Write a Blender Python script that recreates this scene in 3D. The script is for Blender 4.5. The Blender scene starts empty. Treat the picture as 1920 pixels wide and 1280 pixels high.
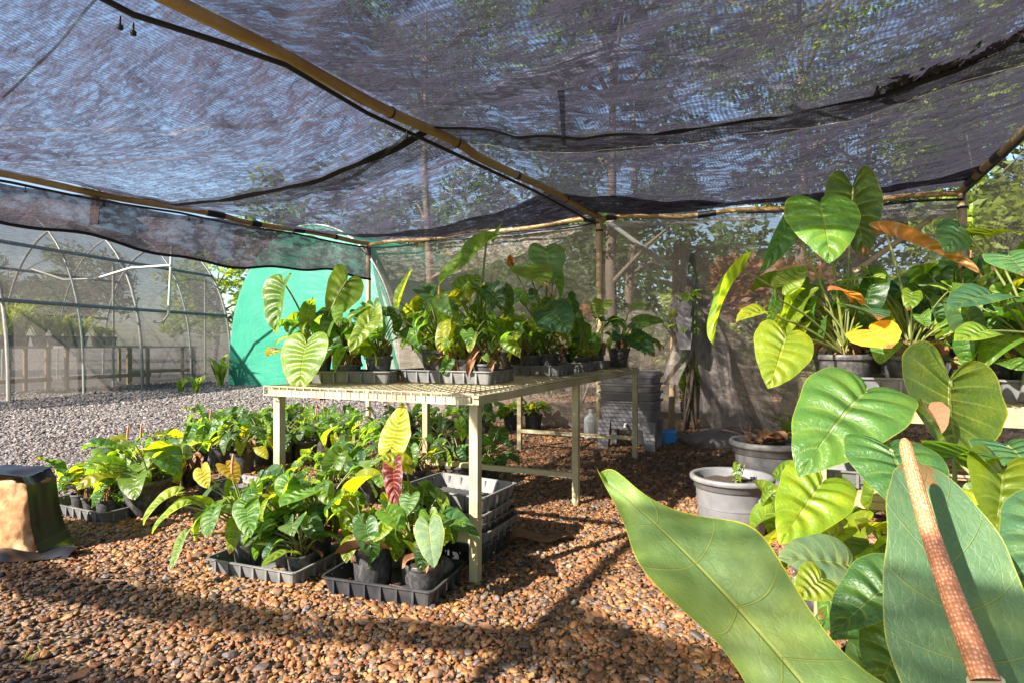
import bpy, bmesh, math, random
import numpy as np
from mathutils import Vector, Matrix, noise as mnoise

R = math.radians
scene = bpy.context.scene
COL = scene.collection
F, HC, HZ = 1129.0, 1.08, 644.0          # focal length (px), eye height (m), horizon row of the 1920x1280 photograph


def P(px, py, d):
    """World point at depth d metres that the photograph shows at (px, py)."""
    return Vector(((px - 960) / F * d, d, HC - (py - HZ) / F * d))


def G(px, py, z=0.0):
    """World point on the horizontal plane of height z."""
    d = F * (HC - z) / (py - HZ)
    return Vector(((px - 960) / F * d, d, z))


U = Vector((0.911, -0.412, 0))            # across the shade house
V = Vector((0.412, 0.911, 0))             # along it, away from the camera
ANG = math.atan2(U.y, U.x)
Z = Vector((0, 0, 1))
TO_SUN = Vector((-0.66, -0.54, 0.545)).normalized()


# ------------------------------------------------------------------ objects
def tag(o, label=None, cat=None, group=None, kind=None):
    if label: o['label'] = label
    if cat: o['category'] = cat
    if group: o['group'] = group
    if kind: o['kind'] = kind
    return o


def empty(name, loc, label=None, cat=None, group=None, rotz=0.0):
    o = bpy.data.objects.new(name, None)
    COL.objects.link(o)
    o.location = loc
    o.rotation_euler = (0, 0, rotz)
    o.empty_display_size = 0.1
    return tag(o, label, cat, group)


def link(name, mesh, parent=None, loc=None, matrix=None, color=None):
    o = bpy.data.objects.new(name, mesh)
    COL.objects.link(o)
    if parent is not None: o.parent = parent
    if matrix is not None: o.matrix_basis = matrix
    if loc is not None: o.location = loc
    if color is not None: o.color = (color[0], color[1], color[2], 1)
    return o


class MB:
    """Collects shapes into one mesh."""
    def __init__(s):
        s.v, s.f, s.uv, s.mi, s.sm = [], [], [], [], []

    def add(s, verts, faces, uvs=None, mi=0, smooth=True):
        b = len(s.v)
        s.v.extend([tuple(v) for v in verts])
        for k, f in enumerate(faces):
            s.f.append(tuple(b + i for i in f))
            s.mi.append(mi)
            s.sm.append(smooth)
            if uvs is None: s.uv.extend([(0.0, 0.0)] * len(f))
            else: s.uv.extend([uvs[i] for i in f])

    def box(s, c, size, rz=0.0, mi=0, axes=None):
        c = Vector(c)
        if axes is None:
            axes = (Vector((math.cos(rz), math.sin(rz), 0)), Vector((-math.sin(rz), math.cos(rz), 0)), Z)
        hx, hy, hz = [a * (k / 2) for a, k in zip(axes, size)]
        vs = [c + hx * i + hy * j + hz * k for k in (-1, 1) for j in (-1, 1) for i in (-1, 1)]
        s.add(vs, [(0, 2, 3, 1), (4, 5, 7, 6), (0, 1, 5, 4), (2, 6, 7, 3), (0, 4, 6, 2), (1, 3, 7, 5)], None, mi, False)

    def bar(s, a, b, w, h=None, mi=0, up=Z):
        a, b = Vector(a), Vector(b)
        h = h or w
        y = (b - a).normalized()
        x = y.cross(up)
        if x.length < 1e-4: x = y.cross(Vector((0.9, -0.4, 0)))
        x.normalize()
        z = x.cross(y)
        s.box((a + b) / 2, (w, (b - a).length, h), mi=mi, axes=(x, y, z))

    def tube(s, pts, rad, n=8, mi=0, cap=True):
        pts = [Vector(p) for p in pts]
        m = len(pts)
        rads = [rad] * m if not hasattr(rad, '__len__') else list(rad)
        vs, up = [], None
        for i, p in enumerate(pts):
            t = (pts[min(i + 1, m - 1)] - pts[max(i - 1, 0)])
            t = t.normalized() if t.length > 1e-9 else Z
            if up is None:
                up = t.cross(Vector((0.31, 0.2, 0.93)))
                if up.length < 0.05: up = t.cross(Vector((1, 0, 0)))
            up = (up - t * up.dot(t)).normalized()
            w = t.cross(up)
            for k in range(n):
                a = 2 * math.pi * k / n
                vs.append(p + (up * math.cos(a) + w * math.sin(a)) * rads[i])
        fs = []
        for i in range(m - 1):
            for k in range(n):
                k2 = (k + 1) % n
                fs.append((i * n + k, i * n + k2, (i + 1) * n + k2, (i + 1) * n + k))
        s.add(vs, fs, [(0, 0)] * len(vs), mi)
        if cap and n > 2:
            s.add(vs[:n], [tuple(range(n - 1, -1, -1))], None, mi, False)
            s.add(vs[-n:], [tuple(range(n))], None, mi, False)

    def lathe(s, prof, n=24, c=(0, 0, 0), mi=0, sx=1.0, sy=1.0, lobes=None):
        c = Vector(c)
        vs = []
        for r, z in prof:
            for k in range(n):
                a = 2 * math.pi * k / n
                vs.append(c + Vector((math.cos(a) * r * sx, math.sin(a) * r * sy, z)))
        fs = []
        for i in range(len(prof) - 1):
            for k in range(n):
                k2 = (k + 1) % n
                fs.append((i * n + k, i * n + k2, (i + 1) * n + k2, (i + 1) * n + k))
        s.add(vs, fs, None, mi)

    def rings(s, rings, mi=0, cap0=False, cap1=False, smooth=False):
        n = len(rings[0])
        vs = [v for r in rings for v in r]
        fs = []
        for i in range(len(rings) - 1):
            for k in range(n):
                k2 = (k + 1) % n
                fs.append((i * n + k, i * n + k2, (i + 1) * n + k2, (i + 1) * n + k))
        s.add(vs, fs, None, mi, smooth)
        if cap0: s.add(rings[0], [tuple(range(n - 1, -1, -1))], None, mi, False)
        if cap1: s.add(rings[-1], [tuple(range(n))], None, mi, False)

    def grid(s, fn, nu, nv, mi=0, uvfn=None):
        vs, uvs = [], []
        for j in range(nv + 1):
            for i in range(nu + 1):
                u, v = i / nu, j / nv
                vs.append(fn(u, v))
                uvs.append(uvfn(u, v) if uvfn else (u, v))
        fs = [(j * (nu + 1) + i, j * (nu + 1) + i + 1, (j + 1) * (nu + 1) + i + 1, (j + 1) * (nu + 1) + i)
              for j in range(nv) for i in range(nu)]
        s.add(vs, fs, uvs, mi)

    def mesh(s, name, mats):
        m = bpy.data.meshes.new(name)
        m.from_pydata(s.v, [], s.f)
        if not isinstance(mats, (list, tuple)): mats = [mats]
        for k in mats: m.materials.append(k)
        m.polygons.foreach_set('material_index', s.mi)
        m.polygons.foreach_set('use_smooth', s.sm)
        uvl = m.uv_layers.new(name='UVMap')
        uvl.data.foreach_set('uv', np.array(s.uv, dtype=np.float32).ravel())
        m.update()
        return m

    def build(s, name, mats, parent=None, **kw):
        return link(name, s.mesh(name, mats), parent, **kw)


# ------------------------------------------------------------------ materials
class NT:
    def __init__(s, name):
        s.m = bpy.data.materials.new(name)
        s.m.use_nodes = True
        s.t = s.m.node_tree
        s.t.nodes.clear()
        s.out = s.t.nodes.new('ShaderNodeOutputMaterial')

    def n(s, typ, props=None, **kw):
        nd = s.t.nodes.new(typ)
        for k, v in (props or {}).items(): setattr(nd, k, v)
        for k, v in kw.items():
            key = int(k[1:]) if k[0] == '_' and k[1:].isdigit() else k.replace('_', ' ')
            s.set(nd.inputs[key], v)
        return nd

    def set(s, sock, v):
        if isinstance(v, bpy.types.NodeSocket): s.t.links.new(v, sock)
        elif isinstance(v, bpy.types.Node): s.t.links.new(v.outputs[0], sock)
        else:
            if sock.type == 'RGBA' and len(v) == 3: v = (*v, 1)
            sock.default_value = v

    def math(s, op, a, b=0.0, c=0.0, clamp=False):
        nd = s.n('ShaderNodeMath', {'operation': op, 'use_clamp': clamp})
        s.set(nd.inputs[0], a); s.set(nd.inputs[1], b); s.set(nd.inputs[2], c)
        return nd.outputs[0]

    def mix(s, f, a, b, blend='MIX'):
        nd = s.n('ShaderNodeMix', {'data_type': 'RGBA', 'blend_type': blend})
        s.set(nd.inputs[0], f); s.set(nd.inputs[6], a); s.set(nd.inputs[7], b)
        return nd.outputs[2]

    def ramp(s, f, stops, interp='LINEAR'):
        nd = s.n('ShaderNodeValToRGB')
        nd.color_ramp.interpolation = interp
        e = nd.color_ramp.elements
        while len(e) < len(stops): e.new(0.5)
        for k, (p, c) in enumerate(stops):
            e[k].position = p
            e[k].color = (*c, 1) if len(c) == 3 else c
        s.set(nd.inputs[0], f)
        return nd.outputs[0]

    def noise(s, vec, scale, detail=4, rough=0.55, out=0, **kw):
        nd = s.n('ShaderNodeTexNoise', None, Vector=vec, Scale=scale, Detail=detail, Roughness=rough, **kw)
        return nd.outputs[out]

    def mapping(s, vec, scale=(1, 1, 1), rot=(0, 0, 0)):
        return s.n('ShaderNodeMapping', None, Vector=vec, Scale=scale, Rotation=rot).outputs[0]

    def smooth(s, v, a, b, lo=0.0, hi=1.0):
        nd = s.n('ShaderNodeMapRange', {'interpolation_type': 'SMOOTHSTEP'})
        for i, k in enumerate((v, a, b, lo, hi)): s.set(nd.inputs[i], k)
        return nd.outputs[0]

    def obj(s): return s.n('ShaderNodeTexCoord').outputs['Object']
    def pos(s): return s.n('ShaderNodeNewGeometry').outputs['Position']
    def uvxy(s):
        sp = s.n('ShaderNodeSeparateXYZ', None, Vector=s.n('ShaderNodeUVMap').outputs[0])
        return sp.outputs[0], sp.outputs[1]

    def bump(s, h, strength=0.3, dist=0.01, normal=None):
        nd = s.n('ShaderNodeBump', None, Height=h, Strength=strength, Distance=dist)
        if normal is not None: s.set(nd.inputs['Normal'], normal)
        return nd.outputs[0]

    def princ(s, **kw): return s.n('ShaderNodeBsdfPrincipled', None, **kw)
    def done(s, sh):
        s.set(s.out.inputs[0], sh if isinstance(sh, bpy.types.NodeSocket) else sh.outputs[0])
        return s.m


def mat_plain(name, col, rough=0.6, var=0.35, scale=18, dirt=None, dirt_amt=0.4, bump=0.15, spec=0.4, metal=0.0, grain=None):
    """Painted / plastic / wooden surface with grime and fine unevenness."""
    t = NT(name)
    o = t.obj()
    a = t.noise(o, scale, 5, 0.6)
    b = t.noise(o, scale * 0.23, 3, 0.5)
    if grain is not None:
        a = t.noise(t.mapping(o, grain), scale, 5, 0.65)
    dark = tuple(c * (1 - var) for c in col)
    c = t.mix(a, dark, tuple(min(1, k * (1 + var)) for k in col))
    rnd = t.n('ShaderNodeObjectInfo').outputs['Random']
    c = t.mix(t.math('MULTIPLY', rnd, 0.35), c, dark)
    if dirt is not None:
        f = t.smooth(t.math('ADD', t.math('MULTIPLY', b, 0.7), t.math('MULTIPLY', a, 0.3)), 0.42, 0.68, 0.0, dirt_amt)
        c = t.mix(f, c, dirt)
    rg = t.math('ADD', rough - 0.12, t.math('MULTIPLY', a, 0.24))
    return t.done(t.princ(Base_Color=c, Roughness=rg, Metallic=metal, Specular_IOR_Level=spec, Normal=t.bump(a, bump, 0.004)))


def mat_leaf(name, trans=0.45, rough=0.36, n_veins=8, quilt=1.0, spots=0.35, edge=0.0, vw=(0.02, 0.08), vstr=0.36, net=False):
    """Anthurium blade: colour comes from the object's own colour, veins and puckering from the blade's UVs, light passes through."""
    t = NT(name)
    u, v = t.uvxy()
    info = t.n('ShaderNodeObjectInfo')
    base = info.outputs['Color']
    au = t.math('ABSOLUTE', t.math('SUBTRACT', t.math('MULTIPLY', u, 2.0), 1.0))
    ph = t.math('FRACT', t.math('MULTIPLY', t.math('SUBTRACT', v, t.math('MULTIPLY', t.math('MULTIPLY', au, au), 0.05)), float(n_veins)))
    dv = t.math('ABSOLUTE', t.math('SUBTRACT', ph, 0.5))
    vein = t.smooth(dv, vw[0], vw[1], 1.0, 0.0)
    vein = t.math('MULTIPLY', vein, t.smooth(au, 0.5, 0.95, 0.75, 0.15))
    mid = t.smooth(au, 0.018, 0.05, 1.0, 0.0)
    vm = t.math('MAXIMUM', vein, mid)
    o = t.n('ShaderNodeTexCoord').outputs['Object']
    rv = t.n('ShaderNodeCombineXYZ', None, X=t.math('MULTIPLY', info.outputs['Random'], 37.0), Y=t.math('MULTIPLY', info.outputs['Random'], 11.0))
    vec = t.n('ShaderNodeVectorMath', {'operation': 'ADD'}, _0=o, _1=rv).outputs[0]
    n1 = t.noise(vec, 3.5, 4, 0.6)
    n2 = t.noise(vec, 16.0, 4, 0.6)
    yel = t.n('ShaderNodeMix', {'data_type': 'RGBA', 'blend_type': 'MULTIPLY'}, _0=1.0, _6=base, _7=(2.1, 1.5, 0.9, 1)).outputs[2]
    c = t.mix(t.smooth(n1, 0.40, 0.75, 0.0, 0.65), base, yel)
    c = t.mix(t.math('MULTIPLY', vm, vstr), c, t.mix(0.65, yel, (0.30, 0.36, 0.10)))
    if edge:
        c = t.mix(t.smooth(au, 0.972, 0.992, 0.0, edge), c, (0.55, 0.50, 0.02))
    c = t.mix(t.smooth(n2, 0.66, 0.76, 0.0, spots), c, (0.12, 0.07, 0.025))
    h = t.math('ADD', t.math('MULTIPLY', t.smooth(dv, 0.0, 0.5, 0.0, 1.0), t.math('MULTIPLY', t.math('SUBTRACT', 1.0, au), quilt)),
               t.math('MULTIPLY', n2, 0.25))
    h = t.math('ADD', h, t.math('MULTIPLY', mid, -0.35))
    if vw[1] < .05: h = t.math('ADD', h, t.math('MULTIPLY', vein, 0.25))
    if net:
        uvv = t.n('ShaderNodeCombineXYZ', None, X=t.math('MULTIPLY', u, 14.0), Y=t.math('MULTIPLY', v, 24.0))
        ve = t.n('ShaderNodeTexVoronoi', {'feature': 'DISTANCE_TO_EDGE'}, Vector=t.n('ShaderNodeVectorMath', {'operation': 'ADD'}, _0=uvv, _1=t.noise(vec, 9.0, 3, 0.6, out=1)).outputs[0], Scale=1.0).outputs['Distance']
        fine = t.smooth(ve, 0.0, 0.07, 1.0, 0.0)
        c = t.mix(t.math('MULTIPLY', fine, 0.06), c, (0.28, 0.33, 0.12))
        n3 = t.noise(vec, 70.0, 3, 0.6)
        c = t.mix(t.smooth(n3, 0.62, 0.8, 0.0, 0.30), c, (0.33, 0.34, 0.24))
        h = t.math('ADD', h, t.math('MULTIPLY', fine, -0.025))
        h = t.math('ADD', h, t.math('MULTIPLY', t.noise(vec, 28.0, 3), 0.18))
    tipb = t.math('MULTIPLY', t.smooth(t.math('ADD', v, t.math('MULTIPLY', t.math('SUBTRACT', n2, 0.5), 0.35)), 0.86, 0.92), t.math('GREATER_THAN', info.outputs['Random'], 0.68))
    c = t.mix(t.math('MULTIPLY', tipb, 0.85), c, (0.15, 0.075, 0.025))
    nb = t.bump(h, 0.75, 0.013)
    pr = t.princ(Base_Color=c, Roughness=t.math('ADD', rough, t.math('MULTIPLY', t.math('SUBTRACT', n2, 0.5), 0.22)), Specular_IOR_Level=0.5, Normal=nb)
    tcol = t.n('ShaderNodeMix', {'data_type': 'RGBA', 'blend_type': 'MULTIPLY'}, _0=1.0, _6=c, _7=(5.2, 4.3, 1.0, 1)).outputs[2]
    tr = t.n('ShaderNodeBsdfTranslucent', None, Color=tcol, Normal=nb)
    return t.done(t.n('ShaderNodeMixShader', None, _0=trans, _1=pr.outputs[0], _2=tr.outputs[0]))


def mat_net(name, fibre=(0.03, 0.03, 0.035), lit=(0.05, 0.05, 0.06), opening=0.5, pitch=0.012, crease=0.3, stretch=(1, 6, 1), rot=0.0, weave=0.5, warp_amt=0.22, bump=0.9, freq=1.7, lines=0.0):
    """Knitted shade cloth: open weave (UVs in metres) whose density changes along its wrinkles."""
    t = NT(name)
    uv = t.n('ShaderNodeUVMap').outputs[0]
    sp = t.n('ShaderNodeSeparateXYZ', None, Vector=uv)
    x, y = sp.outputs[0], sp.outputs[1]
    big = t.noise(uv, 0.55, 3, 0.5)
    wob = t.math('MULTIPLY', t.noise(uv, 1.6, 3, 0.5), 0.22)
    th = t.math('SINE', t.math('MULTIPLY', t.math('ADD', x, wob), 2 * math.pi / pitch))
    tv = t.math('SINE', t.math('MULTIPLY', t.math('ADD', y, wob), 2 * math.pi / (pitch * 2.6)))
    th = t.math('MULTIPLY', t.math('ADD', t.math('MULTIPLY', th, 0.7), t.math('MULTIPLY', tv, 0.3)), weave * 0.45)
    warp = t.n('ShaderNodeVectorMath', {'operation': 'ADD'}, _0=uv, _1=t.n('ShaderNodeVectorMath', {'operation': 'SCALE'}, _0=t.noise(uv, 1.1, 2, 0.5, out=1), Scale=warp_amt).outputs[0]).outputs[0]
    wr = t.noise(t.mapping(warp, stretch, (0, 0, rot)), freq, 7, 0.66)
    wr2 = t.noise(t.mapping(warp, (stretch[1] * 0.6, stretch[0], 1), (0, 0, rot + 0.5)), freq * 1.35, 6, 0.62)
    ridge = t.math('ABSOLUTE', t.math('SUBTRACT', wr, 0.5))
    ridge = t.smooth(ridge, 0.0, 0.10, -1.0, 0.35)
    w2 = t.math('SUBTRACT', wr2, 0.5)
    op = t.math('ADD', opening, t.math('MULTIPLY', t.math('ADD', t.math('MULTIPLY', ridge, 0.5), t.math('MULTIPLY', w2, 1.6)), crease))
    op = t.math('ADD', op, t.math('MULTIPLY', t.math('SUBTRACT', big, 0.5), (0.8 if lines else 0.35) * crease / 0.3))
    if lines:
        for f_, st_, ro_, wd_, am_ in ((freq * 0.55, (1, 3.0, 1), rot + .2, .018, .55), (freq * 0.5, (3.2, 1, 1), rot - .35, .013, .45), (freq * 1.9, (1, 2.4, 1), rot - .15, .035, .38), (freq * 4.2, (1.2, 2.6, 1), rot + .1, .06, .30)):
            nn = t.noise(t.mapping(warp, st_, (0, 0, ro_)), f_, 3, 0.55)
            e = t.math('SUBTRACT', nn, 0.5)
            dk = t.smooth(t.math('ABSOLUTE', e), 0.0, wd_, 1.0, 0.0)
            br = t.math('MULTIPLY', t.smooth(e, wd_ * .8, wd_ * 1.8), t.smooth(e, wd_ * 2.0, wd_ * 5, 1.0, 0.0))
            op = t.math('MULTIPLY', op, t.math('SUBTRACT', 1.0, t.math('MULTIPLY', dk, am_ * lines)))
            op = t.math('MULTIPLY', op, t.math('ADD', 1.0, t.math('MULTIPLY', br, am_ * .8 * lines)))
    op = t.math('MULTIPLY', op, t.math('ADD', 1.0, th), clamp=True)
    nb = t.bump(t.math('ADD', t.math('MULTIPLY', wr, 1.0), t.math('MULTIPLY', wr2, 0.7)), bump, 0.05)
    df = t.n('ShaderNodeBsdfDiffuse', None, Color=t.mix(wr2, fibre, tuple(k * 1.6 for k in fibre)), Normal=nb)
    tl = t.n('ShaderNodeBsdfTranslucent', None, Color=lit, Normal=nb)
    gl = t.n('ShaderNodeBsdfGlossy', None, Color=(0.6, 0.6, 0.65), Roughness=0.42, Normal=nb)
    a = t.n('ShaderNodeMixShader', None, _0=0.5, _1=df.outputs[0], _2=tl.outputs[0])
    b = t.n('ShaderNodeMixShader', None, _0=0.07, _1=a.outputs[0], _2=gl.outputs[0])
    tp = t.n('ShaderNodeBsdfTransparent')
    return t.done(t.n('ShaderNodeMixShader', None, _0=op, _1=b.outputs[0], _2=tp.outputs[0]))


def mat_ground():
    t = NT('gravel_ground')
    p = t.pos()
    vo = t.n('ShaderNodeTexVoronoi', {'feature': 'F1'}, Vector=p, Scale=52.0, Randomness=1.0)
    cell = t.n('ShaderNodeSeparateColor', None, Color=vo.outputs['Color']).outputs[0]
    c = t.ramp(cell, [(0.0, (0.05, 0.035, 0.03)), (0.22, (0.20, 0.11, 0.05)), (0.42, (0.30, 0.17, 0.075)), (0.6, (0.13, 0.10, 0.085)), (0.78, (0.30, 0.19, 0.10)), (1.0, (0.19, 0.17, 0.17))], 'CONSTANT')
    edge = t.smooth(vo.outputs['Distance'], 0.25, 0.75, 0.0, 0.75)
    c = t.mix(edge, c, (0.03, 0.022, 0.016))
    # the path beyond the shade house is paler, greyer blue metal
    sp = t.n('ShaderNodeSeparateXYZ', None, Vector=p)
    side = t.math('SUBTRACT', t.math('MULTIPLY', sp.outputs[1], 0.412 / 0.911), sp.outputs[0])      # grows to the left of the shade house
    f = t.smooth(t.math('ADD', side, t.math('MULTIPLY', t.noise(p, 0.8, 3), 0.8)), 4.7, 5.9, 0.0, 0.78)
    grey = t.ramp(cell, [(0.0, (0.08, 0.07, 0.075)), (0.3, (0.17, 0.155, 0.165)), (0.62, (0.32, 0.29, 0.28)), (1.0, (0.13, 0.12, 0.135))], 'CONSTANT')
    c = t.mix(f, c, t.mix(t.math('MULTIPLY', edge, 0.6), grey, (0.08, 0.07, 0.07)))
    n1 = t.noise(p, 0.6, 4)
    c = t.mix(t.smooth(n1, 0.45, 0.7, 0.0, 0.35), c, (0.12, 0.075, 0.045))
    bh = t.math('SUBTRACT', 1.0, vo.outputs['Distance'])
    return t.done(t.princ(Base_Color=c, Roughness=0.7, Normal=t.bump(bh, 0.8, 0.012)))


def mat_pebble():
    t = NT('pebble')
    at = t.n('ShaderNodeAttribute', {'attribute_type': 'INSTANCER', 'attribute_name': 'pcol'})
    o = t.obj()
    n = t.noise(o, 2.2, 4, 0.65)
    c = t.mix(t.smooth(n, 0.35, 0.7, 0.0, 0.5), at.outputs['Color'], (0.09, 0.055, 0.035))
    return t.done(t.princ(Base_Color=c, Roughness=t.math('ADD', 0.32, t.math('MULTIPLY', n, 0.3)), Specular_IOR_Level=0.45, Normal=t.bump(n, 0.25, 0.1)))


def mat_foliage(name, c1, c2, trans=0.4):
    t = NT(name)
    p = t.pos()
    isl = t.n('ShaderNodeNewGeometry').outputs['Random Per Island']
    n = t.noise(p, 0.9, 3)
    c = t.mix(t.math('ADD', t.math('MULTIPLY', isl, 0.6), t.math('MULTIPLY', n, 0.4)), c1, c2)
    pr = t.princ(Base_Color=c, Roughness=0.5, Specular_IOR_Level=0.3)
    tc = t.n('ShaderNodeMix', {'data_type': 'RGBA', 'blend_type': 'MULTIPLY'}, _0=1.0, _6=c, _7=(2.6, 2.6, 1.0, 1)).outputs[2]
    tr = t.n('ShaderNodeBsdfTranslucent', None, Color=tc)
    return t.done(t.n('ShaderNodeMixShader', None, _0=trans, _1=pr.outputs[0], _2=tr.outputs[0]))


def mat_spadix(name, col, dot):
    t = NT(name)
    u, v = t.uvxy()
    uvv = t.n('ShaderNodeCombineXYZ', None, X=t.math('MULTIPLY', u, 20.0), Y=t.math('MULTIPLY', v, 62.0), Z=0.0)
    vd = t.n('ShaderNodeTexVoronoi', {'feature': 'F1'}, Vector=uvv, Scale=1.0, Randomness=0.45).outputs['Distance']
    h = t.math('SUBTRACT', 1.0, vd)
    c = t.mix(t.smooth(vd, 0.18, 0.36, 1.0, 0.0), col, dot)
    c = t.mix(t.smooth(vd, 0.45, 0.75, 0.0, 0.55), c, tuple(k * 0.4 for k in col))
    n = t.noise(t.obj(), 14, 4)
    c = t.mix(t.math('MULTIPLY', n, 0.35), c, tuple(k * 0.5 for k in col))
    return t.done(t.princ(Base_Color=c, Roughness=0.5, Subsurface_Weight=0.12, Subsurface_Radius=(0.02, 0.008, 0.004), Normal=t.bump(h, 0.8, 0.002)))


M = {}
M['leaf'] = mat_leaf('leaf', trans=0.5)
M['leaf_big'] = mat_leaf('leaf_big', trans=0.42, n_veins=9, quilt=1.2, spots=0.2, edge=0.22, net=True)
M['leaf_matte'] = mat_leaf('leaf_matte', trans=0.32, rough=0.55, n_veins=7, quilt=0.2, spots=0.06, edge=0.9, vw=(0.004, 0.026), vstr=0.85, net=True)
M['spathe'] = mat_leaf('spathe', trans=0.28, rough=0.55, n_veins=7, quilt=0.2, spots=0.05, edge=0.25, vw=(0.004, 0.024), vstr=0.7, net=True)
M['dry'] = mat_plain('dry_leaf', (0.20, 0.095, 0.045), 0.7, 0.5, 22, bump=0.5)
M['stem'] = mat_plain('stem', (0.14, 0.16, 0.045), 0.5, 0.4, 30)
M['root'] = mat_plain('root', (0.17, 0.085, 0.04), 0.8, 0.5, 40)
M['soil'] = mat_plain('soil', (0.045, 0.030, 0.020), 0.95, 0.7, 60, bump=1.0)
M['pot'] = mat_plain('pot_plastic', (0.034, 0.034, 0.036), 0.5, 0.3, 25, dirt=(0.13, 0.12, 0.12), dirt_amt=0.6)
M['tray'] = mat_plain('tray_plastic', (0.10, 0.10, 0.105), 0.55, 0.3, 25, dirt=(0.20, 0.19, 0.175), dirt_amt=0.6)
M['tray_dark'] = mat_plain('tray_dark_plastic', (0.022, 0.023, 0.028), 0.45, 0.3, 25, dirt=(0.09, 0.085, 0.085), dirt_amt=0.4)
M['tub'] = mat_plain('tub_plastic', (0.125, 0.125, 0.135), 0.5, 0.25, 20, dirt=(0.22, 0.20, 0.18), dirt_amt=0.5)
M['cream'] = mat_plain('cream_paint', (0.36, 0.325, 0.20), 0.5, 0.25, 14, dirt=(0.17, 0.115, 0.06), dirt_amt=0.8)
M['cream_wire'] = mat_plain('cream_wire', (0.38, 0.34, 0.21), 0.5, 0.25, 14, dirt=(0.19, 0.13, 0.07), dirt_amt=0.8)
M['pipe'] = mat_plain('rail_pipe', (0.36, 0.23, 0.085), 0.42, 0.3, 9, dirt=(0.42, 0.34, 0.2), dirt_amt=0.6, metal=0.15)
M['post'] = mat_plain('post_pipe', (0.50, 0.40, 0.24), 0.5, 0.25, 9, dirt=(0.25, 0.16, 0.08), dirt_amt=0.6)
M['galv'] = mat_plain('galvanised', (0.42, 0.41, 0.38), 0.45, 0.2, 12, metal=0.3)
M['hose'] = mat_plain('black_hose', (0.012, 0.012, 0.014), 0.45, 0.3, 20)
M['seam'] = mat_plain('seam_band', (0.008, 0.008, 0.009), 0.85, 0.4, 30)
M['wood'] = mat_plain('weathered_wood', (0.30, 0.22, 0.13), 0.8, 0.35, 8, grain=(6, 6, 0.6), bump=0.5)
M['bark'] = mat_plain('bark', (0.13, 0.10, 0.075), 0.9, 0.5, 7, grain=(3, 3, 0.5), bump=0.9)
M['white'] = mat_plain('white_plastic', (0.74, 0.73, 0.70), 0.45, 0.06, 10, dirt=(0.45, 0.42, 0.36), dirt_amt=0.4)
M['label'] = mat_plain('paper_label', (0.66, 0.63, 0.54), 0.6, 0.1, 30, dirt=(0.35, 0.3, 0.2), dirt_amt=0.5)
M['blue'] = mat_plain('blue_plastic', (0.07, 0.34, 0.75), 0.4, 0.12, 10)
M['bin'] = mat_plain('bin_plastic', (0.13, 0.125, 0.14), 0.5, 0.2, 12, dirt=(0.24, 0.23, 0.22), dirt_amt=0.5)
M['rust'] = mat_plain('stone', (0.40, 0.20, 0.085), 0.85, 0.8, 26, dirt=(0.58, 0.40, 0.22), dirt_amt=1.0, bump=1.0)
M['sheet'] = mat_plain('black_sheet', (0.010, 0.010, 0.012), 0.30, 0.3, 9, bump=0.2, spec=0.6)
M['ground'] = mat_ground()
M['pebble'] = mat_pebble()
M['net_roof'] = mat_net('net_roof', fibre=(0.030, 0.030, 0.036), lit=(0.06, 0.056, 0.08), opening=0.235, crease=0.42, weave=1.5, pitch=0.019, stretch=(1.0, 2.4, 1), rot=0.30, freq=4.6, lines=1.0)
M['net_roof_left'] = mat_net('net_roof_left', fibre=(0.030, 0.030, 0.036), lit=(0.085, 0.08, 0.12), opening=0.37, crease=0.50, weave=1.5, pitch=0.019, stretch=(1.0, 2.4, 1), rot=-0.15, freq=4.6, lines=1.0)  # same cloth, made more open and brighter to pass more sun
M['net_band'] = mat_net('net_band', fibre=(0.02, 0.02, 0.026), lit=(0.03, 0.03, 0.045), opening=0.10, crease=0.5, pitch=0.011, stretch=(1.0, 5, 1), rot=0.15, freq=2.6)
M['net_roof2'] = mat_net('net_roof_dense', fibre=(0.022, 0.022, 0.024), lit=(0.10, 0.10, 0.11), opening=0.30, crease=0.34, pitch=0.011, stretch=(1.0, 3.2, 1), rot=0.30, freq=2.6)
M['net_wall'] = mat_net('net_wall', fibre=(0.30, 0.245, 0.205), lit=(0.18, 0.145, 0.12), opening=0.38, crease=0.06, pitch=0.012, stretch=(3, 1, 1))
M['net_side'] = mat_net('net_side', fibre=(0.07, 0.058, 0.062), lit=(0.10, 0.08, 0.095), opening=0.15, crease=0.2, pitch=0.012, stretch=(2, 4, 1))
M['net_tunnel'] = mat_net('net_tunnel', fibre=(0.165, 0.145, 0.135), lit=(0.16, 0.14, 0.13), opening=0.46, crease=0.10, pitch=0.03, stretch=(1, 2, 1))
M['net_dark'] = mat_net('net_dark', fibre=(0.34, 0.30, 0.28), lit=(0.22, 0.2, 0.19), opening=0.34, crease=0.25, pitch=0.012, stretch=(8, 1, 1))
M['net_hem'] = mat_net('net_hem', fibre=(0.34, 0.32, 0.32), lit=(0.3, 0.29, 0.29), opening=0.25, crease=0.15, pitch=0.012)
M['net_pale'] = mat_net('net_pale', fibre=(0.10, 0.10, 0.12), lit=(0.36, 0.37, 0.48), opening=0.34, crease=0.25, pitch=0.014)  # paints in the brightness of sky behind stretched cloth
M['net_green'] = mat_net('net_green', fibre=(0.025, 0.27, 0.175), lit=(0.02, 0.20, 0.12), opening=0.05, crease=0.04, pitch=0.03, bump=0.25)
rnd = random.Random(7)
# ------------------------------------------------------------------ ground
mb = MB()
mb.grid(lambda u, v: ((u - 0.5) * 240, (v - 0.5) * 240 + 40, 0.0), 8, 8)
tag(mb.build('ground', M['ground']), 'gravel ground under and around the shade house', kind='structure')


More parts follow.
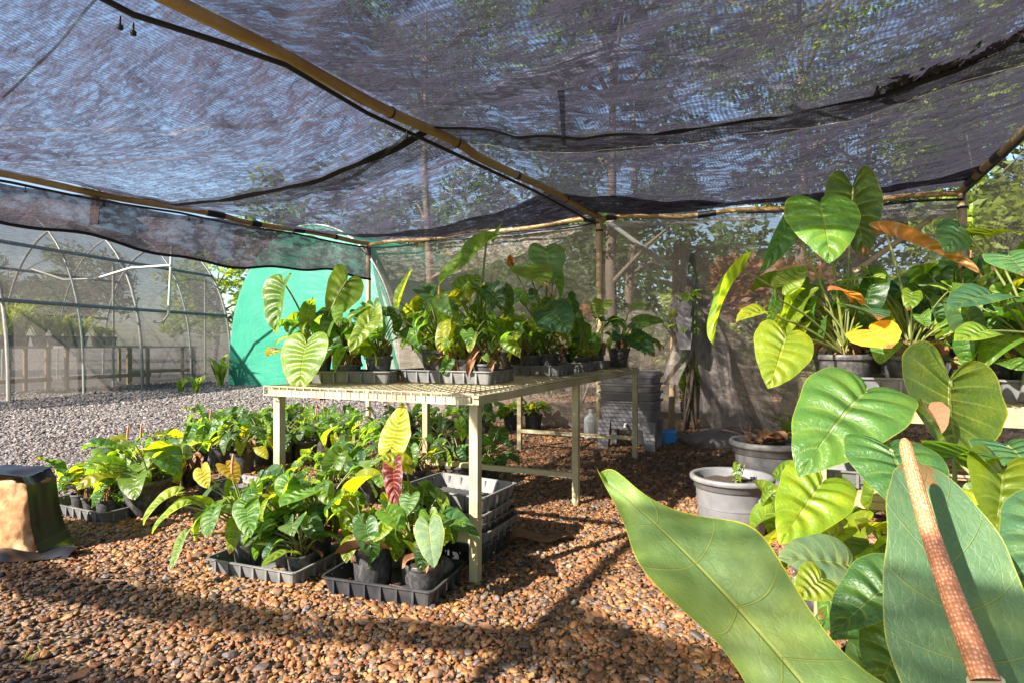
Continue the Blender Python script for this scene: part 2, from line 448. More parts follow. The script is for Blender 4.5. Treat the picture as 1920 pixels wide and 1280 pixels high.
def gravel():
    rng = np.random.default_rng(5)
    pts = []
    def band(y0, y1, dens, s0, s1):
        area = 0.95 * (y1 * y1 - y0 * y0)
        n = int(area * dens)
        y = np.sqrt(rng.uniform(y0 * y0, y1 * y1, n))
        x = rng.uniform(-1, 1, n) * (0.93 * y + 0.15)
        s = rng.uniform(s0, s1, n) * (0.8 + 0.5 * rng.random(n) ** 2)
        pts.append(np.stack([x, y, s], 1))
    band(1.45, 2.6, 7600, 0.0055, 0.0108)
    band(2.6, 4.2, 5200, 0.0062, 0.0112)
    band(4.2, 6.6, 2900, 0.0075, 0.0125)
    band(6.6, 10.5, 1000, 0.010, 0.016)
    band(10.5, 17.0, 420, 0.012, 0.020)
    p = np.concatenate(pts)
    side = p[:, 1] * 0.452 - p[:, 0] + rng.normal(0, .25, len(p))
    keep = side < 17
    side = side[keep]
    p = p[keep]
    s_n = np.array([mnoise.noise(Vector((a * .9, b * .9, 1.5))) + .5 * mnoise.noise(Vector((a * 3.1, b * 3.1, 4.5))) for a, b in p[:, :2]])
    k2 = rng.random(len(p)) > np.clip((s_n - .12) * 1.6, 0, .62)
    p, side, s_n = p[k2], side[k2], s_n[k2]
    p[:, 2] *= np.clip(np.exp(rng.normal(0, .27, len(p))), .5, 1.8)
    n = len(p)
    me = bpy.data.meshes.new('gravel')
    me.vertices.add(n)
    z = p[:, 2] * 0.25 + rng.random(n) ** 2 * 0.009
    me.vertices.foreach_set('co', np.stack([p[:, 0], p[:, 1], z], 1).astype(np.float32).ravel())
    sc_ = p[:, 2:3] * np.stack([rng.uniform(0.9, 1.55, n), rng.uniform(0.75, 1.1, n), rng.uniform(0.45, 0.75, n)], 1)
    rot = np.stack([rng.normal(0, 0.28, n), rng.normal(0, 0.28, n), rng.uniform(0, 6.283, n)], 1)
    pal = np.array([(0.25, 0.10, 0.033), (0.30, 0.14, 0.05), (0.12, 0.065, 0.04), (0.26, 0.19, 0.13), (0.05, 0.043, 0.041), (0.33, 0.20, 0.095),
                    (0.16, 0.145, 0.15), (0.30, 0.11, 0.045), (0.21, 0.13, 0.08), (0.38, 0.20, 0.065), (0.10, 0.08, 0.07), (0.26, 0.13, 0.048)])
    wts = np.array([3, 3, 2.2, 1.2, 1.4, 1.1, 1.0, 1.6, 2, 2, 1.3, 2.4])
    col = pal[rng.choice(len(pal), n, p=wts / wts.sum())] * rng.uniform(0.48, 0.98, (n, 1)) * np.array([[1.0, .93, .88]])
    grey = np.array([(0.10, 0.09, 0.095), (0.24, 0.22, 0.225), (0.36, 0.33, 0.31), (0.17, 0.155, 0.165), (0.28, 0.22, 0.18)])[rng.integers(0, 5, n)] * rng.uniform(.5, .85, (n, 1))
    col *= np.clip(1.08 - np.clip(s_n, -.2, .6) * .7, .55, 1.25)[:, None]
    col = np.where((side > 5.0)[:, None], grey, col)
    for nm, arr in (('rot', rot), ('scl', sc_), ('pcol', col)):
        at = me.attributes.new(nm, 'FLOAT_VECTOR', 'POINT')
        at.data.foreach_set('vector', arr.astype(np.float32).ravel())
    o = link('gravel', me)
    tag(o, 'loose brown and grey river pebbles covering the ground', 'gravel', kind='stuff')
    ng = bpy.data.node_groups.new('gravel_nodes', 'GeometryNodeTree')
    ng.interface.new_socket('Geometry', in_out='INPUT', socket_type='NodeSocketGeometry')
    ng.interface.new_socket('Geometry', in_out='OUTPUT', socket_type='NodeSocketGeometry')
    N, L = ng.nodes.new, ng.links.new
    gi, go = N('NodeGroupInput'), N('NodeGroupOutput')
    join = N('GeometryNodeJoinGeometry')
    for k in range(4):
        ico = N('GeometryNodeMeshIcoSphere'); ico.inputs['Radius'].default_value = 1.0; ico.inputs['Subdivisions'].default_value = 3
        tx = N('ShaderNodeTexNoise'); tx.noise_dimensions = '4D'; tx.inputs['W'].default_value = k * 7.3; tx.inputs['Scale'].default_value = 0.75; tx.inputs['Detail'].default_value = 2
        sub = N('ShaderNodeVectorMath'); sub.operation = 'SUBTRACT'; sub.inputs[1].default_value = (0.5, 0.5, 0.5)
        L(tx.outputs['Color'], sub.inputs[0])
        sca = N('ShaderNodeVectorMath'); sca.operation = 'SCALE'; sca.inputs['Scale'].default_value = 1.1
        L(sub.outputs[0], sca.inputs[0])
        sp = N('GeometryNodeSetPosition'); L(ico.outputs['Mesh'], sp.inputs['Geometry']); L(sca.outputs[0], sp.inputs['Offset'])
        sm = N('GeometryNodeSetShadeSmooth'); L(sp.outputs[0], sm.inputs[0])
        mt = N('GeometryNodeSetMaterial'); mt.inputs['Material'].default_value = M['pebble']; L(sm.outputs[0], mt.inputs[0])
        ti = N('GeometryNodeGeometryToInstance'); L(mt.outputs[0], ti.inputs[0]); L(ti.outputs[0], join.inputs[0])
    iop = N('GeometryNodeInstanceOnPoints')
    iop.inputs['Pick Instance'].default_value = True
    L(gi.outputs[0], iop.inputs['Points']); L(join.outputs[0], iop.inputs['Instance'])
    ri = N('FunctionNodeRandomValue'); ri.data_type = 'INT'
    for s_ in ri.inputs:
        if s_.type == 'INT' and s_.name == 'Min': s_.default_value = 0
        if s_.type == 'INT' and s_.name == 'Max': s_.default_value = 3
    L([s_ for s_ in ri.outputs if s_.type == 'INT'][0], iop.inputs['Instance Index'])
    for nm, sock in (('rot', 'Rotation'), ('scl', 'Scale')):
        na = N('GeometryNodeInputNamedAttribute'); na.data_type = 'FLOAT_VECTOR'; na.inputs['Name'].default_value = nm
        L([s_ for s_ in na.outputs if s_.enabled and s_.name == 'Attribute'][0], iop.inputs[sock])
    L(iop.outputs[0], go.inputs[0])
    md = o.modifiers.new('gravel', 'NODES'); md.node_group = ng


gravel()

# ------------------------------------------------------------------ shade house frame (bars 2.5 m above the ground)
RH = 2.5
def line_s(a, b):
    a, b = Vector(a), Vector(b)
    sa, sb = a.dot(V), b.dot(V)
    return lambda s: a + (b - a) * ((s - sa) / (sb - sa))
BL, BC, BR = Vector((-2.04, 8.55, 0)), Vector((0.98, 6.74, 0)), Vector((4.19, 5.60, 0))
Lr = line_s((-4.30, 5.06, 0), BL)
Cr = line_s((-1.40, 2.51, 0), BC)
Rr = line_s((3.44, 4.05, 0), BR)
up = lambda p, z: Vector((p.x, p.y, z))
S_FRONT = -2.7

fr = empty('shade_house_frame', up(BC, 0), 'pipe frame of the shade house, posts and long roof rails tied with black tape', 'frame')
off = -fr.location
def fpart(name, mb_, mats): return link(name, mb_.mesh(name, mats), fr, loc=off)
def rail_mesh(pts, r, bands, wob=0.012):
    m = MB()
    out = []
    for i in range(len(pts) - 1):
        a, b = Vector(pts[i]), Vector(pts[i + 1])
        for k in range(12):
            t = k / 12
            p = a.lerp(b, t)
            out.append(p + Vector((0, 0, wob * math.sin(7 * t + i * 2.1))))
    out.append(Vector(pts[-1]))
    m.tube(out, r, 12, 0)
    for f, ln in bands:
        q = f * (len(out) - 1); i = int(q); a = out[i].lerp(out[min(i + 1, len(out) - 1)], q - i)
        d = (out[min(i + 1, len(out) - 1)] - out[max(i - 1, 0)]).normalized()
        m.tube([a - d * ln, a + d * ln], r * 1.14, 12, 1)
    return m
fpart('roof_rail', rail_mesh([up(Cr(S_FRONT), RH), up(Cr(2.2), RH), up(Cr(4.0), RH), up(BC, RH)], 0.033, [(0.49, 0.006), (0.62, 0.008), (0.75, 0.02), (0.88, 0.006)]), [M['pipe'], M['hose']])
fpart('roof_rail', rail_mesh([up(Lr(S_FRONT), RH), up(Lr(2.9), RH), up(Lr(5.0), RH - 0.01), up(BL, RH)], 0.032, [(0.70, 0.06), (0.8, 0.08), (0.9, 0.02), (0.62, 0.1)]), [M['pipe'], M['hose']])
fpart('roof_rail', rail_mesh([up(Rr(S_FRONT), RH), up(Rr(4.2), RH), up(BR, RH)], 0.036, [(0.78, 0.10), (0.93, 0.12), (0.86, 0.03)]), [M['pipe'], M['hose']])
fpart('cross_rail', rail_mesh([up(BL, RH - .03), up(BL.lerp(BC, .5), RH - .02), up(BC, RH - 0.03)], 0.028, [(0.35, 0.01), (0.97, 0.08)], 0.02), [M['pipe'], M['hose']])
fpart('cross_rail', rail_mesh([up(BC, RH - .03), up(BC.lerp(BR, .4), RH - .05), up(BR, RH - 0.03)], 0.028, [(0.05, 0.06), (0.42, 0.09), (0.8, 0.02)], 0.02), [M['pipe'], M['hose']])
for q, r in ((BL, 0.034), (BC, 0.036), (BR, 0.036)):
    m = MB(); m.tube([up(q, 0.0), up(q, 1.2), up(q, RH - 0.02)], r, 14, 0)
    m.tube([up(q, RH - 0.16), up(q, RH - 0.02)], r * 1.2, 14, 0)
    m.tube([up(q, RH - 0.17), up(q, RH - 0.15)], r * 1.23, 14, 1)
    fpart('post', m, [M['post'], M['hose']])
m = MB(); m.tube([P(1142, 418, 7.0), P(1275, 515, 7.05), P(1385, 596, 7.1)], 0.028, 10); fpart('brace', m, M['galv'])
m = MB(); m.tube([P(1782, 384, 5.75), P(1600, 512, 5.85)], 0.026, 10); fpart('brace', m, M['post'])

# ------------------------------------------------------------------ roof cloth
SAG = {'l': 0.27, 'r': 0.22}
def roof_pt(bay, u, s, dz=0.0):
    a, b = (Lr(s), Cr(s)) if bay == 'l' else (Cr(s), Rr(s))
    p = a.lerp(b, u)
    end = (6.95 + (6.54 - 6.95) * u) if bay == 'l' else (6.54 + (6.83 - 6.54) * u)
    k = min(1.0, max(0.0, (end - s) / 1.3))
    k = k * k * (3 - 2 * k)
    seam = math.exp(-((s - 3.45) / 0.25) ** 2) * 0.05                       # the sewn seam hangs a little lower
    sag = (SAG[bay] * (0.35 + 0.65 * k) + seam) * 4 * u * (1 - u)
    q = Vector((p.x * 0.9, p.y * 0.9, 3.7 if bay == 'l' else 9.1))
    edge = min(1, 8 * u) * min(1, 8 * (1 - u))
    w = mnoise.noise(q * 1.1) * 0.05 + (abs(mnoise.noise(Vector((q.x * 2.6 + q.y, q.y * 1.3, q.z)))) - 0.2) * 0.05 + (abs(mnoise.noise(Vector((q.x * 2.2, q.y * 5.5 + q.x * 2, q.z + 4)))) - .2) * 0.028
    return Vector((p.x, p.y, RH + 0.045 - sag + w * edge + dz))
def roof_panel(bay, s0_, s1, nu=110, nv=190, name='net_panel', mat='net_roof'):
    m = MB()
    def at(u, v):
        end = (6.95 + (6.54 - 6.95) * u) if bay == 'l' else (6.54 + (6.83 - 6.54) * u)
        a_ = end + 0.02 if s1 is None else s1
        s0 = s0_ if s1 is not None else (s0_ if s0_ < 0 else (2.62 - 1.72 * u if bay == 'l' else 0.95 + .9 * u)) + .09 * mnoise.noise(Vector((u * 9, s0_, 2)))  # near edge cut back out of view to let direct sun in
        return roof_pt(bay, u, a_ + (s0 - a_) * v)
    def uvf(u, v):
        p = at(u, v)
        return (p.dot(U), p.dot(V))
    m.grid(at, nu, nv, 0, uvf)
    return m.build(name, M[mat], rf, loc=-rf.location)
rf = empty('shade_roof', up(BC, RH), 'sagging black shade cloth roof sewn from wide strips over the rails', 'shade cloth')
S_CUT = 1.55
roof_panel('l', 0.95, None, mat='net_roof_left')
roof_panel('r', S_CUT, None)
roof_panel('l', S_FRONT, -2.0, 60, 20)  # this and the next three strips are unseen, added to shade the foreground
roof_panel('r', S_FRONT, -1.9, 60, 20)
roof_panel('l', -1.68, -1.46, 60, 20)
roof_panel('r', -1.72, -1.18, 60, 20)  # unseen strip, placed to shade the giant leaf and spathe
def ribbon(name, bay, us0, us1, w0, w1, mat, n=70, dz=-0.012, nw=6):
    m = MB()
    def at(u, v):
        uu, ss = us0[0] + (us1[0] - us0[0]) * u, us0[1] + (us1[1] - us0[1]) * u
        return roof_pt(bay, min(1, max(0, uu)), ss + (v - 0.5) * (w0 + (w1 - w0) * u), dz)
    m.grid(at, n, nw, 0, lambda u, v: (at(u, v).dot(U), at(u, v).dot(V)))
    return m.build(name, M[mat], rf, loc=-rf.location)
ribbon('seam', 'l', (0, 3.42), (1, 3.47), 0.05, 0.085, 'seam')
ribbon('seam', 'r', (0, 3.47), (1, 3.47), 0.05, 0.06, 'seam')
ribbon('overlap_strip', 'l', (0, 3.60), (1, 3.66), 0.42, 0.42, 'net_roof2', dz=0.012)
ribbon('overlap_strip', 'r', (0, 3.66), (1, 3.66), 0.40, 0.40, 'net_roof2', dz=0.012)
ribbon('overlap_strip', 'l', (0.0, 6.0), (1, 5.9), 0.5, 1.2, 'net_band', dz=-0.01)
ribbon('overlap_strip', 'r', (0, 6.0), (1.0, 6.3), 1.0, 0.5, 'net_band', dz=-0.01)
def band(p0, p1, w0, w1, mat, bay, dz=-0.02, curve=0.0):
    """A doubled fold (in net_pale, painted sky brightness) between two points given in plan."""
    m = MB()
    a, b = Vector(p0), Vector(p1)
    d = (b - a).normalized(); x = Vector((d.y, -d.x, 0))
    def at(u, v):
        p = a.lerp(b, u) + x * ((v - 0.5) * (w0 + (w1 - w0) * u) + curve * math.sin(math.pi * u))
        s = p.dot(V)
        l, r = (Lr(s), Cr(s)) if bay == 'l' else (Cr(s), Rr(s))
        uu = (p - l).dot(r - l) / (r - l).dot(r - l)
        return roof_pt(bay, min(0.995, max(0.005, uu)), s, dz)
    m.grid(at, 50, 6, 0, lambda u, v: (at(u, v).dot(U), at(u, v).dot(V)))
    return m.build('fold', M[mat], rf, loc=-rf.location)
rp = lambda px, py: P(px, py, F * (RH - HC - 0.1) / (HZ - py))
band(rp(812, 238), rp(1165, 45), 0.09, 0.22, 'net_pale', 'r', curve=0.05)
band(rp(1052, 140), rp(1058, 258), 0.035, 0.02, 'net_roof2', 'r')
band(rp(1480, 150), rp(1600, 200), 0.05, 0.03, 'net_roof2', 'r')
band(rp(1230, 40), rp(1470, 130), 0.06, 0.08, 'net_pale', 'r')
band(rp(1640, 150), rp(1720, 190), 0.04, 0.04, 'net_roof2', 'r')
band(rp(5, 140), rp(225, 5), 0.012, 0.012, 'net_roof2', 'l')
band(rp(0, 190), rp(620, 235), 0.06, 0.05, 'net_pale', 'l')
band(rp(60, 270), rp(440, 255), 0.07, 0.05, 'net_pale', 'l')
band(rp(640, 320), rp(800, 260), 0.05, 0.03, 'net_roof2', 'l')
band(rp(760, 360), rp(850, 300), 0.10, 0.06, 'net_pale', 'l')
# ragged leaf litter caught in the cloth at the upper right
m = MB()
for k in range(260):
    t = rnd.random()
    c = rp(1640 + 290 * t, 150 - 55 * t + rnd.gauss(0, 10))
    s = c.dot(V); l, r = Cr(s), Rr(s)
    uu = (c - l).dot(r - l) / (r - l).dot(r - l)
    if not 0.02 < uu < 0.98: continue
    q = roof_pt('r', uu, s, 0.012)
    a = rnd.random() * 6.28; e = Vector((math.cos(a), math.sin(a), rnd.uniform(-.1, .1))) * rnd.uniform(0.02, 0.06); f = Vector((-e.y, e.x, 0)) * 0.4
    m.add([q - e, q + f, q + e, q - f], [(0, 1, 2, 3)])
tag(m.build('leaf_litter', M['dry']), 'dark leaf litter lying on the roof cloth at upper right', 'leaf litter', kind='stuff')
# loose stitching thread below the seam
m = MB()
pts = [roof_pt('r', 0.02 + 0.96 * k / 60, 3.78 + 0.01 * math.sin(k * 1.7), -0.025 - 0.004 * rnd.random()) for k in range(61)]
m.tube(pts, 0.0022, 4)
for k in range(16):
    q = pts[rnd.randrange(4, 57)]
    m.tube([q, q + Vector((rnd.gauss(0, .03), rnd.gauss(0, .02), -.02)), q + Vector((rnd.gauss(0, .05), rnd.gauss(0, .03), -.05))], 0.0016, 4)
link('stitching_thread', m.mesh('stitching_thread', M['label']), rf, loc=-rf.location)

# ------------------------------------------------------------------ net walls
def net_sheet(name, mat, a, b, z0, z1, parent, nu=60, nv=40, wob=0.03, seed=0, off_=0.06, atop=None, btop=None, lean=0.0):
    """Hanging net between two plan points; z0 / z1 numbers or functions of u."""
    m = MB()
    n = (b - a).normalized(); n = Vector((-n.y, n.x, 0))
    L_ = (b - a).length
    f0 = z0 if callable(z0) else (lambda u: z0)
    f1 = z1 if callable(z1) else (lambda u: z1)
    def at(u, v):
        a2 = a if atop is None else a.lerp(atop, v ** 2.5 + .12 * mnoise.noise(Vector((v * 5, seed, 1))))
        b2 = b if btop is None else b.lerp(btop, v ** 2.5 + .12 * mnoise.noise(Vector((v * 5, seed, 3))))
        p = a2.lerp(b2, u) + n * (off_ + lean * (1 - v) ** 1.3 + wob * (mnoise.noise(Vector((u * L_ * 1.3, v * 1.2, seed))) + 0.5 * mnoise.noise(Vector((u * L_ * 4 + v, v * 2.2, seed + 5)))))
        lo, hi = f0(u), f1(u)
        return up(p, lo + (hi - lo) * v)
    m.grid(at, nu, nv, 0, lambda u, v: (u * L_, at(u, v).z))
    return m.build(name, M[mat], parent, loc=-parent.location)
bw = empty('back_net_wall', up(BL, 0), 'grey shade cloth wall across the back of the shade house', 'shade cloth')
net_sheet('net_panel', 'net_wall', BL, BC, 0.02, RH - 0.06, bw, seed=1, lean=.6)
toX = lambda px, a, b: a.lerp(b, ((px - 960) / F * a.y - a.x) / ((b.x - a.x) - (px - 960) / F * (b.y - a.y)))
q1, q2 = toX(1268, BC, BR), toX(1332, BC, BR)
qm = q1.lerp(q2, .45)
net_sheet('net_panel', 'net_wall', BC, q1, 0.02, 2.12, bw, 20, 30, seed=2, btop=qm, lean=.6)
net_sheet('net_panel', 'net_wall', q2, BR, lambda u: 0.02 + (0.35 if u > .3 else 0.0) * min(1, (u - .3) * 6), 2.12, bw, 40, 30, seed=3, atop=qm, lean=.6)
net_sheet('net_panel', 'net_wall', BC, BR, 2.08, RH - 0.1, bw, 60, 14, seed=4, off_=0.075)
net_sheet('hem', 'net_hem', BC.lerp(BR, .02), BC.lerp(BR, .55), lambda u: RH - 0.13 - .05 * u * (1 - u), RH - 0.06, bw, 40, 3, seed=5, off_=0.03, wob=.01)
net_sheet('hem', 'net_hem', BC.lerp(BR, .78), BC.lerp(BR, .99), lambda u: RH - 0.25, RH - 0.06, bw, 20, 3, seed=6, off_=0.03, wob=.01)
net_sheet('hem', 'net_hem', BL.lerp(BC, .3), BL.lerp(BC, .98), lambda u: RH - 0.10, RH - 0.05, bw, 40, 3, seed=6, off_=0.03, wob=.01)
rw = empty('right_net_wall', up(BR, 0), 'shade cloth wall along the right side with sunlit bushes behind it', 'shade cloth')
net_sheet('net_panel', 'net_wall', BR, Rr(3.0), 0.02, RH - 0.05, rw, seed=8, off_=0.08)
sn = empty('side_net', up(Lr(4.0), RH), 'rolled up grey side net with a scalloped lower edge hanging under the left rail', 'shade cloth')
def scal(u):
    return 2.05 + 0.06 * math.sin(u * 9.0) - 0.08 * u + (0.05 * math.sin(u * 31)) * 0.4
def top_(u):
    return RH - 0.045 - 0.04 * abs(math.sin(u * 12.0))
net_sheet('net_panel', 'net_side', Lr(2.3), BL, scal, top_, sn, 120, 12, seed=11, wob=0.07, off_=-0.04)
m = MB()
pts = []
for k in range(121):
    u = k / 120
    p = Lr(2.3).lerp(BL, u)
    n_ = (BL - Lr(2.3)).normalized(); n_ = Vector((-n_.y, n_.x, 0))
    L_ = (BL - Lr(2.3)).length
    pts.append(up(p + n_ * (-0.04 + 0.07 * (mnoise.noise(Vector((u * L_ * 1.3, 0, 11))) + 0.5 * mnoise.noise(Vector((u * L_ * 4, 0, 16))))), scal(u)))
m.tube(pts, 0.016, 6)
link('hem_cord', m.mesh('hem_cord', M['seam']), sn, loc=-sn.location)
m = MB()
a = P(183, 362, 5.72)
m.grid(lambda u, v: a + U * ((u - .5) * (0.17 - .02 * math.sin(v * 3))) + V * (-.03 + 0.012 * math.sin(u * 14 + v * 3)) + Vector((0, 0, -0.34 * v + .03)), 14, 10, 0, lambda u, v: (u * .15, v * .34))
link('strap', m.mesh('strap', M['hose']), sn, loc=-sn.location)

# the curtain of bunched net at the opening in the back wall
cu = empty('net_curtain', up(q2, 0), 'bunched black net curtain trailing on the ground at the opening in the back wall', 'curtain')
def curtain(top, bot, wt, wb, seed, nfold, mat='net_dark'):
    m = MB()
    def at(u, v):
        c = top.lerp(bot, v ** 0.9)
        w = wt + (wb - wt) * v ** 1.1
        f = math.sin(u * nfold * 2 * math.pi + 2 * mnoise.noise(Vector((u * 3, v * 2, seed)))) * (0.015 + 0.02 * v)
        bulge = 0.2 * mnoise.noise(Vector((u * 2, v * 3.4, seed + 3)))
        return c + U * ((u - .5) * w + bulge * .6) + V * (f + bulge)
    m.grid(at, 60, 40, 0, lambda u, v: (u * 1.2, v * 1.8))
    link('net_panel', m.mesh('net_panel', M[mat]), cu, loc=-cu.location)
curtain(P(1303, 472, 6.62), P(1362, 828, 6.5), 0.13, 0.52, 1.0, 3)
curtain(P(1297, 475, 6.62), P(1262, 720, 6.6), 0.15, 0.20, 4.0, 2)
curtain(P(1330, 560, 6.75), P(1432, 815, 6.75), 0.16, 0.24, 7.0, 2)
m = MB()
def lump(u, v):
    a_ = 2 * math.pi * u
    r = 0.5 * (1 - v ** 2.2) * (1 + .35 * mnoise.noise(Vector((math.cos(a_) * 1.4, math.sin(a_) * 1.4, v + 2))))
    c = G(1372, 838)
    return c + U * (math.cos(a_) * r * 0.95) + V * (math.sin(a_) * r * .5) + Vector((0, 0, v * (.20 + .1 * mnoise.noise(Vector((a_, v * 2, 1))))))
m.grid(lump, 50, 12, 0, lambda u, v: (u * 2, v))
link('trailing_end', m.mesh('trailing_end', M['net_dark']), cu, loc=-cu.location)

# gnarled dead trunks standing just outside the opening
def gnarled(label, base, h, r, seed, lean):
    rg = random.Random(seed); root = empty('dead_trunk', base, label, 'tree trunk', 'dead trunks at the opening')
    m = MB()
    for k in range(5):
        p0 = Vector((rg.gauss(0, r * .6), rg.gauss(0, r * .4), -.03)); pts = []
        for i in range(15):
            t = i / 14
            pts.append(Vector((p0.x * (1 - t * .5) + lean * t + .05 * math.sin(5 * t + k * 1.3), p0.y * (1 - .5 * t) + .05 * math.cos(4 * t + k * 2), h * t * (1 - .12 * k * .5))))
        m.tube(pts, [r * (1.1 - .75 * i / 14) * (.85 + .3 * mnoise.noise(Vector((i * .8, k, seed)))) * (.55 if k else 1) for i in range(15)], 9)
    for k in range(6):
        z = h * rg.uniform(.5, .95); a = rg.random() * 6.28
        m.tube([Vector((lean * z / h, 0, z)), Vector((lean * z / h + math.cos(a) * .2, math.sin(a) * .15, z + .12)), Vector((lean * z / h + math.cos(a) * .4, math.sin(a) * .3, z + .2))], [.022, .014, .006], 6)
    link('wood', m.mesh('wood', M['bark']), root)
gnarled('twisted grey dead trunk behind the bunched curtain', up(G(1352, 812), 0), 1.75, .085, 3, -.18)
gnarled('slim dark dead trunk right of the twisted grey one', up(G(1408, 806), 0), 1.6, .05, 5, .12)
gnarled('thin dead trunk leaning over the timber stake', up(G(1292, 806), 0), 2.05, .04, 9, .03)

# ------------------------------------------------------------------ irrigation hoses and drippers
def hose(label, pts, r=0.012, drips=()):
    m = MB(); m.tube(pts, r, 8)
    o = empty('irrigation_hose', pts[0], label, 'hose', 'irrigation hoses')
    link('pipe', m.mesh('pipe', M['hose']), o, loc=-o.location)
    for q in drips:
        d = MB(); d.tube([q, q - Vector((0, 0, 0.03))], 0.005, 6); d.lathe([(0.0, -.055), (.012, -.05), (.012, -.035), (.004, -.03)], 8, q)
        link('dripper', d.mesh('dripper', M['hose']), o, loc=-o.location)
    return o
hp = [rp(140, -40) + Vector((0, 0, -.02)), rp(250, 28), rp(420, 82), rp(535, 122) + Vector((0, 0, .0)), up(Cr(2.9), RH - .055) + U * -.05, up(Cr(3.6), RH - .06) + U * -.03, up(Cr(5.0), RH - .05) + U * -.03, up(BC, RH - .08) + U * -.05]
hose('black irrigation hose slung beside the long centre rail', hp, 0.013, [rp(225, 22) - Vector((0, 0, .02)), rp(250, 34) - Vector((0, 0, .02)), up(Cr(3.2), RH - .07)])
hose('black irrigation hose running beneath the left roof rail', [up(Lr(s), RH - .055 - .02 * abs(math.sin(s * 2.2))) + U * .02 for s in np.linspace(1.5, 6.9, 28)], 0.012, [up(Lr(s), RH - .07) + U * .02 for s in (3.0, 3.6, 4.4, 5.2)])
hose('black irrigation hose hanging slack below the back rail', [up(BL.lerp(BC, t), RH - .07 - .035 * math.sin(t * 9) ** 2) - V * .05 for t in np.linspace(0, 1, 24)], 0.010)
hose('black irrigation hose tied under the rail at right', [up(BC.lerp(BR, t), RH - .08 - .03 * math.sin(t * 7) ** 2) - V * .05 for t in np.linspace(0.45, 1, 20)] + [up(Rr(s), RH - .09) - U * .05 for s in np.linspace(6.5, 2, 12)], 0.012)
o = empty('hanging_strings', P(1180, 455, 6.9), 'short white strings dangling from the dark brace by the centre post', 'strings')
for px, y0, y1 in ((1180, 447, 492), (1213, 468, 502), (1240, 485, 510)):
    m = MB(); m.tube([P(px, y0, 6.95), P(px, (y0 + y1) / 2, 6.94), P(px, y1, 6.95)], 0.004, 5)
    link('string', m.mesh('string', M['white']), o, loc=-o.location)

# ------------------------------------------------------------------ poly tunnels outside
def tunnel(name, label, bases, width, height, mat, end_front=None, hoop_mat='galv', rails=(1.9,), across=-U, cover=True, cover_t=(0.0, 1.0)):
    root = empty(name, bases[0], label, 'tunnel')
    o_ = -root.location
    def hp_(b, th):
        return b + across * (width / 2 * (1 - math.cos(th))) + Vector((0, 0, height * max(0, math.sin(th)) ** 0.8))
    for b in bases:
        m = MB(); m.tube([hp_(b, math.pi * k / 30) for k in range(31)], 0.034, 8)
        link('hoop', m.mesh('hoop', M[hoop_mat]), root, loc=o_)
    if rails:
        for i in range(len(bases) - 1):
            b = bases[i].lerp(bases[i + 1], .5)
            m = MB(); m.tube([hp_(b, math.pi * k / 30) for k in range(31)], 0.022, 8)
            link('hoop', m.mesh('hoop', M[hoop_mat]), root, loc=o_)
        for b in bases[1:]:
            q = b + across * 1.1
            m = MB(); m.tube([q, q + Vector((0, 0, height * .72))], .03, 8); link('upright', m.mesh('upright', M[hoop_mat]), root, loc=o_)
    for z in rails:
        th = math.asin((z / height) ** (1 / 0.8))
        m = MB(); m.tube([hp_(b, th) for b in bases], 0.04, 8)
        link('rail', m.mesh('rail', M['bin']), root, loc=o_)
        m = MB(); m.tube([hp_(b, math.pi - th) for b in bases], 0.04, 8)
        link('rail', m.mesh('rail', M['bin']), root, loc=o_)
    if cover:
        m = MB()
        nb = len(bases) - 1
        def at(u, v):
            q = u * nb; i = min(nb - 1, int(q)); b = bases[i].lerp(bases[i + 1], q - i)
            th = math.pi * (cover_t[0] + (cover_t[1] - cover_t[0]) * v)
            p = hp_(b, th)
            c_ = b + across * width / 2
            return p + (p - c_).normalized() * 0.04 * (1 - .6 * abs(math.sin(math.pi * q))) + Vector((0, 0, 0.02 * mnoise.noise(p * .8)))
        m.grid(at, 30, 40, 0, lambda u, v: (u * 9, v * 9))
        link('cover', m.mesh('cover', M[mat]), root, loc=o_)
    if end_front is not None:
        b = bases[end_front[0]]
        m = MB()
        def at(u, v):
            th = math.pi * u
            p = hp_(b, th)
            c_ = b + across * width / 2
            q = c_ + Vector((p.x - c_.x, p.y - c_.y, 0)) + Vector((0, 0, p.z * v))
            n_ = Vector((-across.y, across.x, 0))
            return q + n_ * 0.03 * (mnoise.noise(Vector((q.x * 1.2, q.z * 1.2, 3))) + .6 * mnoise.noise(Vector((q.x * 4, q.z * 3, 8)))) + n_ * end_front[2]
        m.grid(at, 60, 24, 0, lambda u, v: (u * 9, v * 4))
        link('end_wall', m.mesh('end_wall', M[end_front[1]]), root, loc=o_)
    return root
bs = [Vector((-10.0, 8.0, 0)), Vector((-9.45, 11.3, 0)), Vector((-8.9, 14.5, 0)), Vector((-8.3, 17.8, 0))]
tunnel('net_tunnel', 'long grey net covered hoop tunnel with benches of plants inside', bs, 6.0, 4.2, 'net_tunnel', rails=(1.9, 3.1), end_front=(3, 'net_tunnel', 0.0))
gb = G(426, 722)
gb2 = gb + V * 8
tunnel('green_tunnel', 'green shade cloth hoop tunnel with its closed arched end facing the path', [gb + V * .1, gb + V * 4, gb2], 5.3, 3.95, 'net_green', end_front=(0, 'net_green', -0.06), rails=(), across=U)
hb = Vector((-25.5, 19.0, 0))
tunnel('green_tunnel', 'pale green tunnel seen through the net at the far left edge', [hb, hb + V * 1.7, hb + V * 3.4], 7.0, 5.0, 'net_green', end_front=(0, 'net_green', -0.06), rails=(), across=Vector((.98, -.2, 0)))

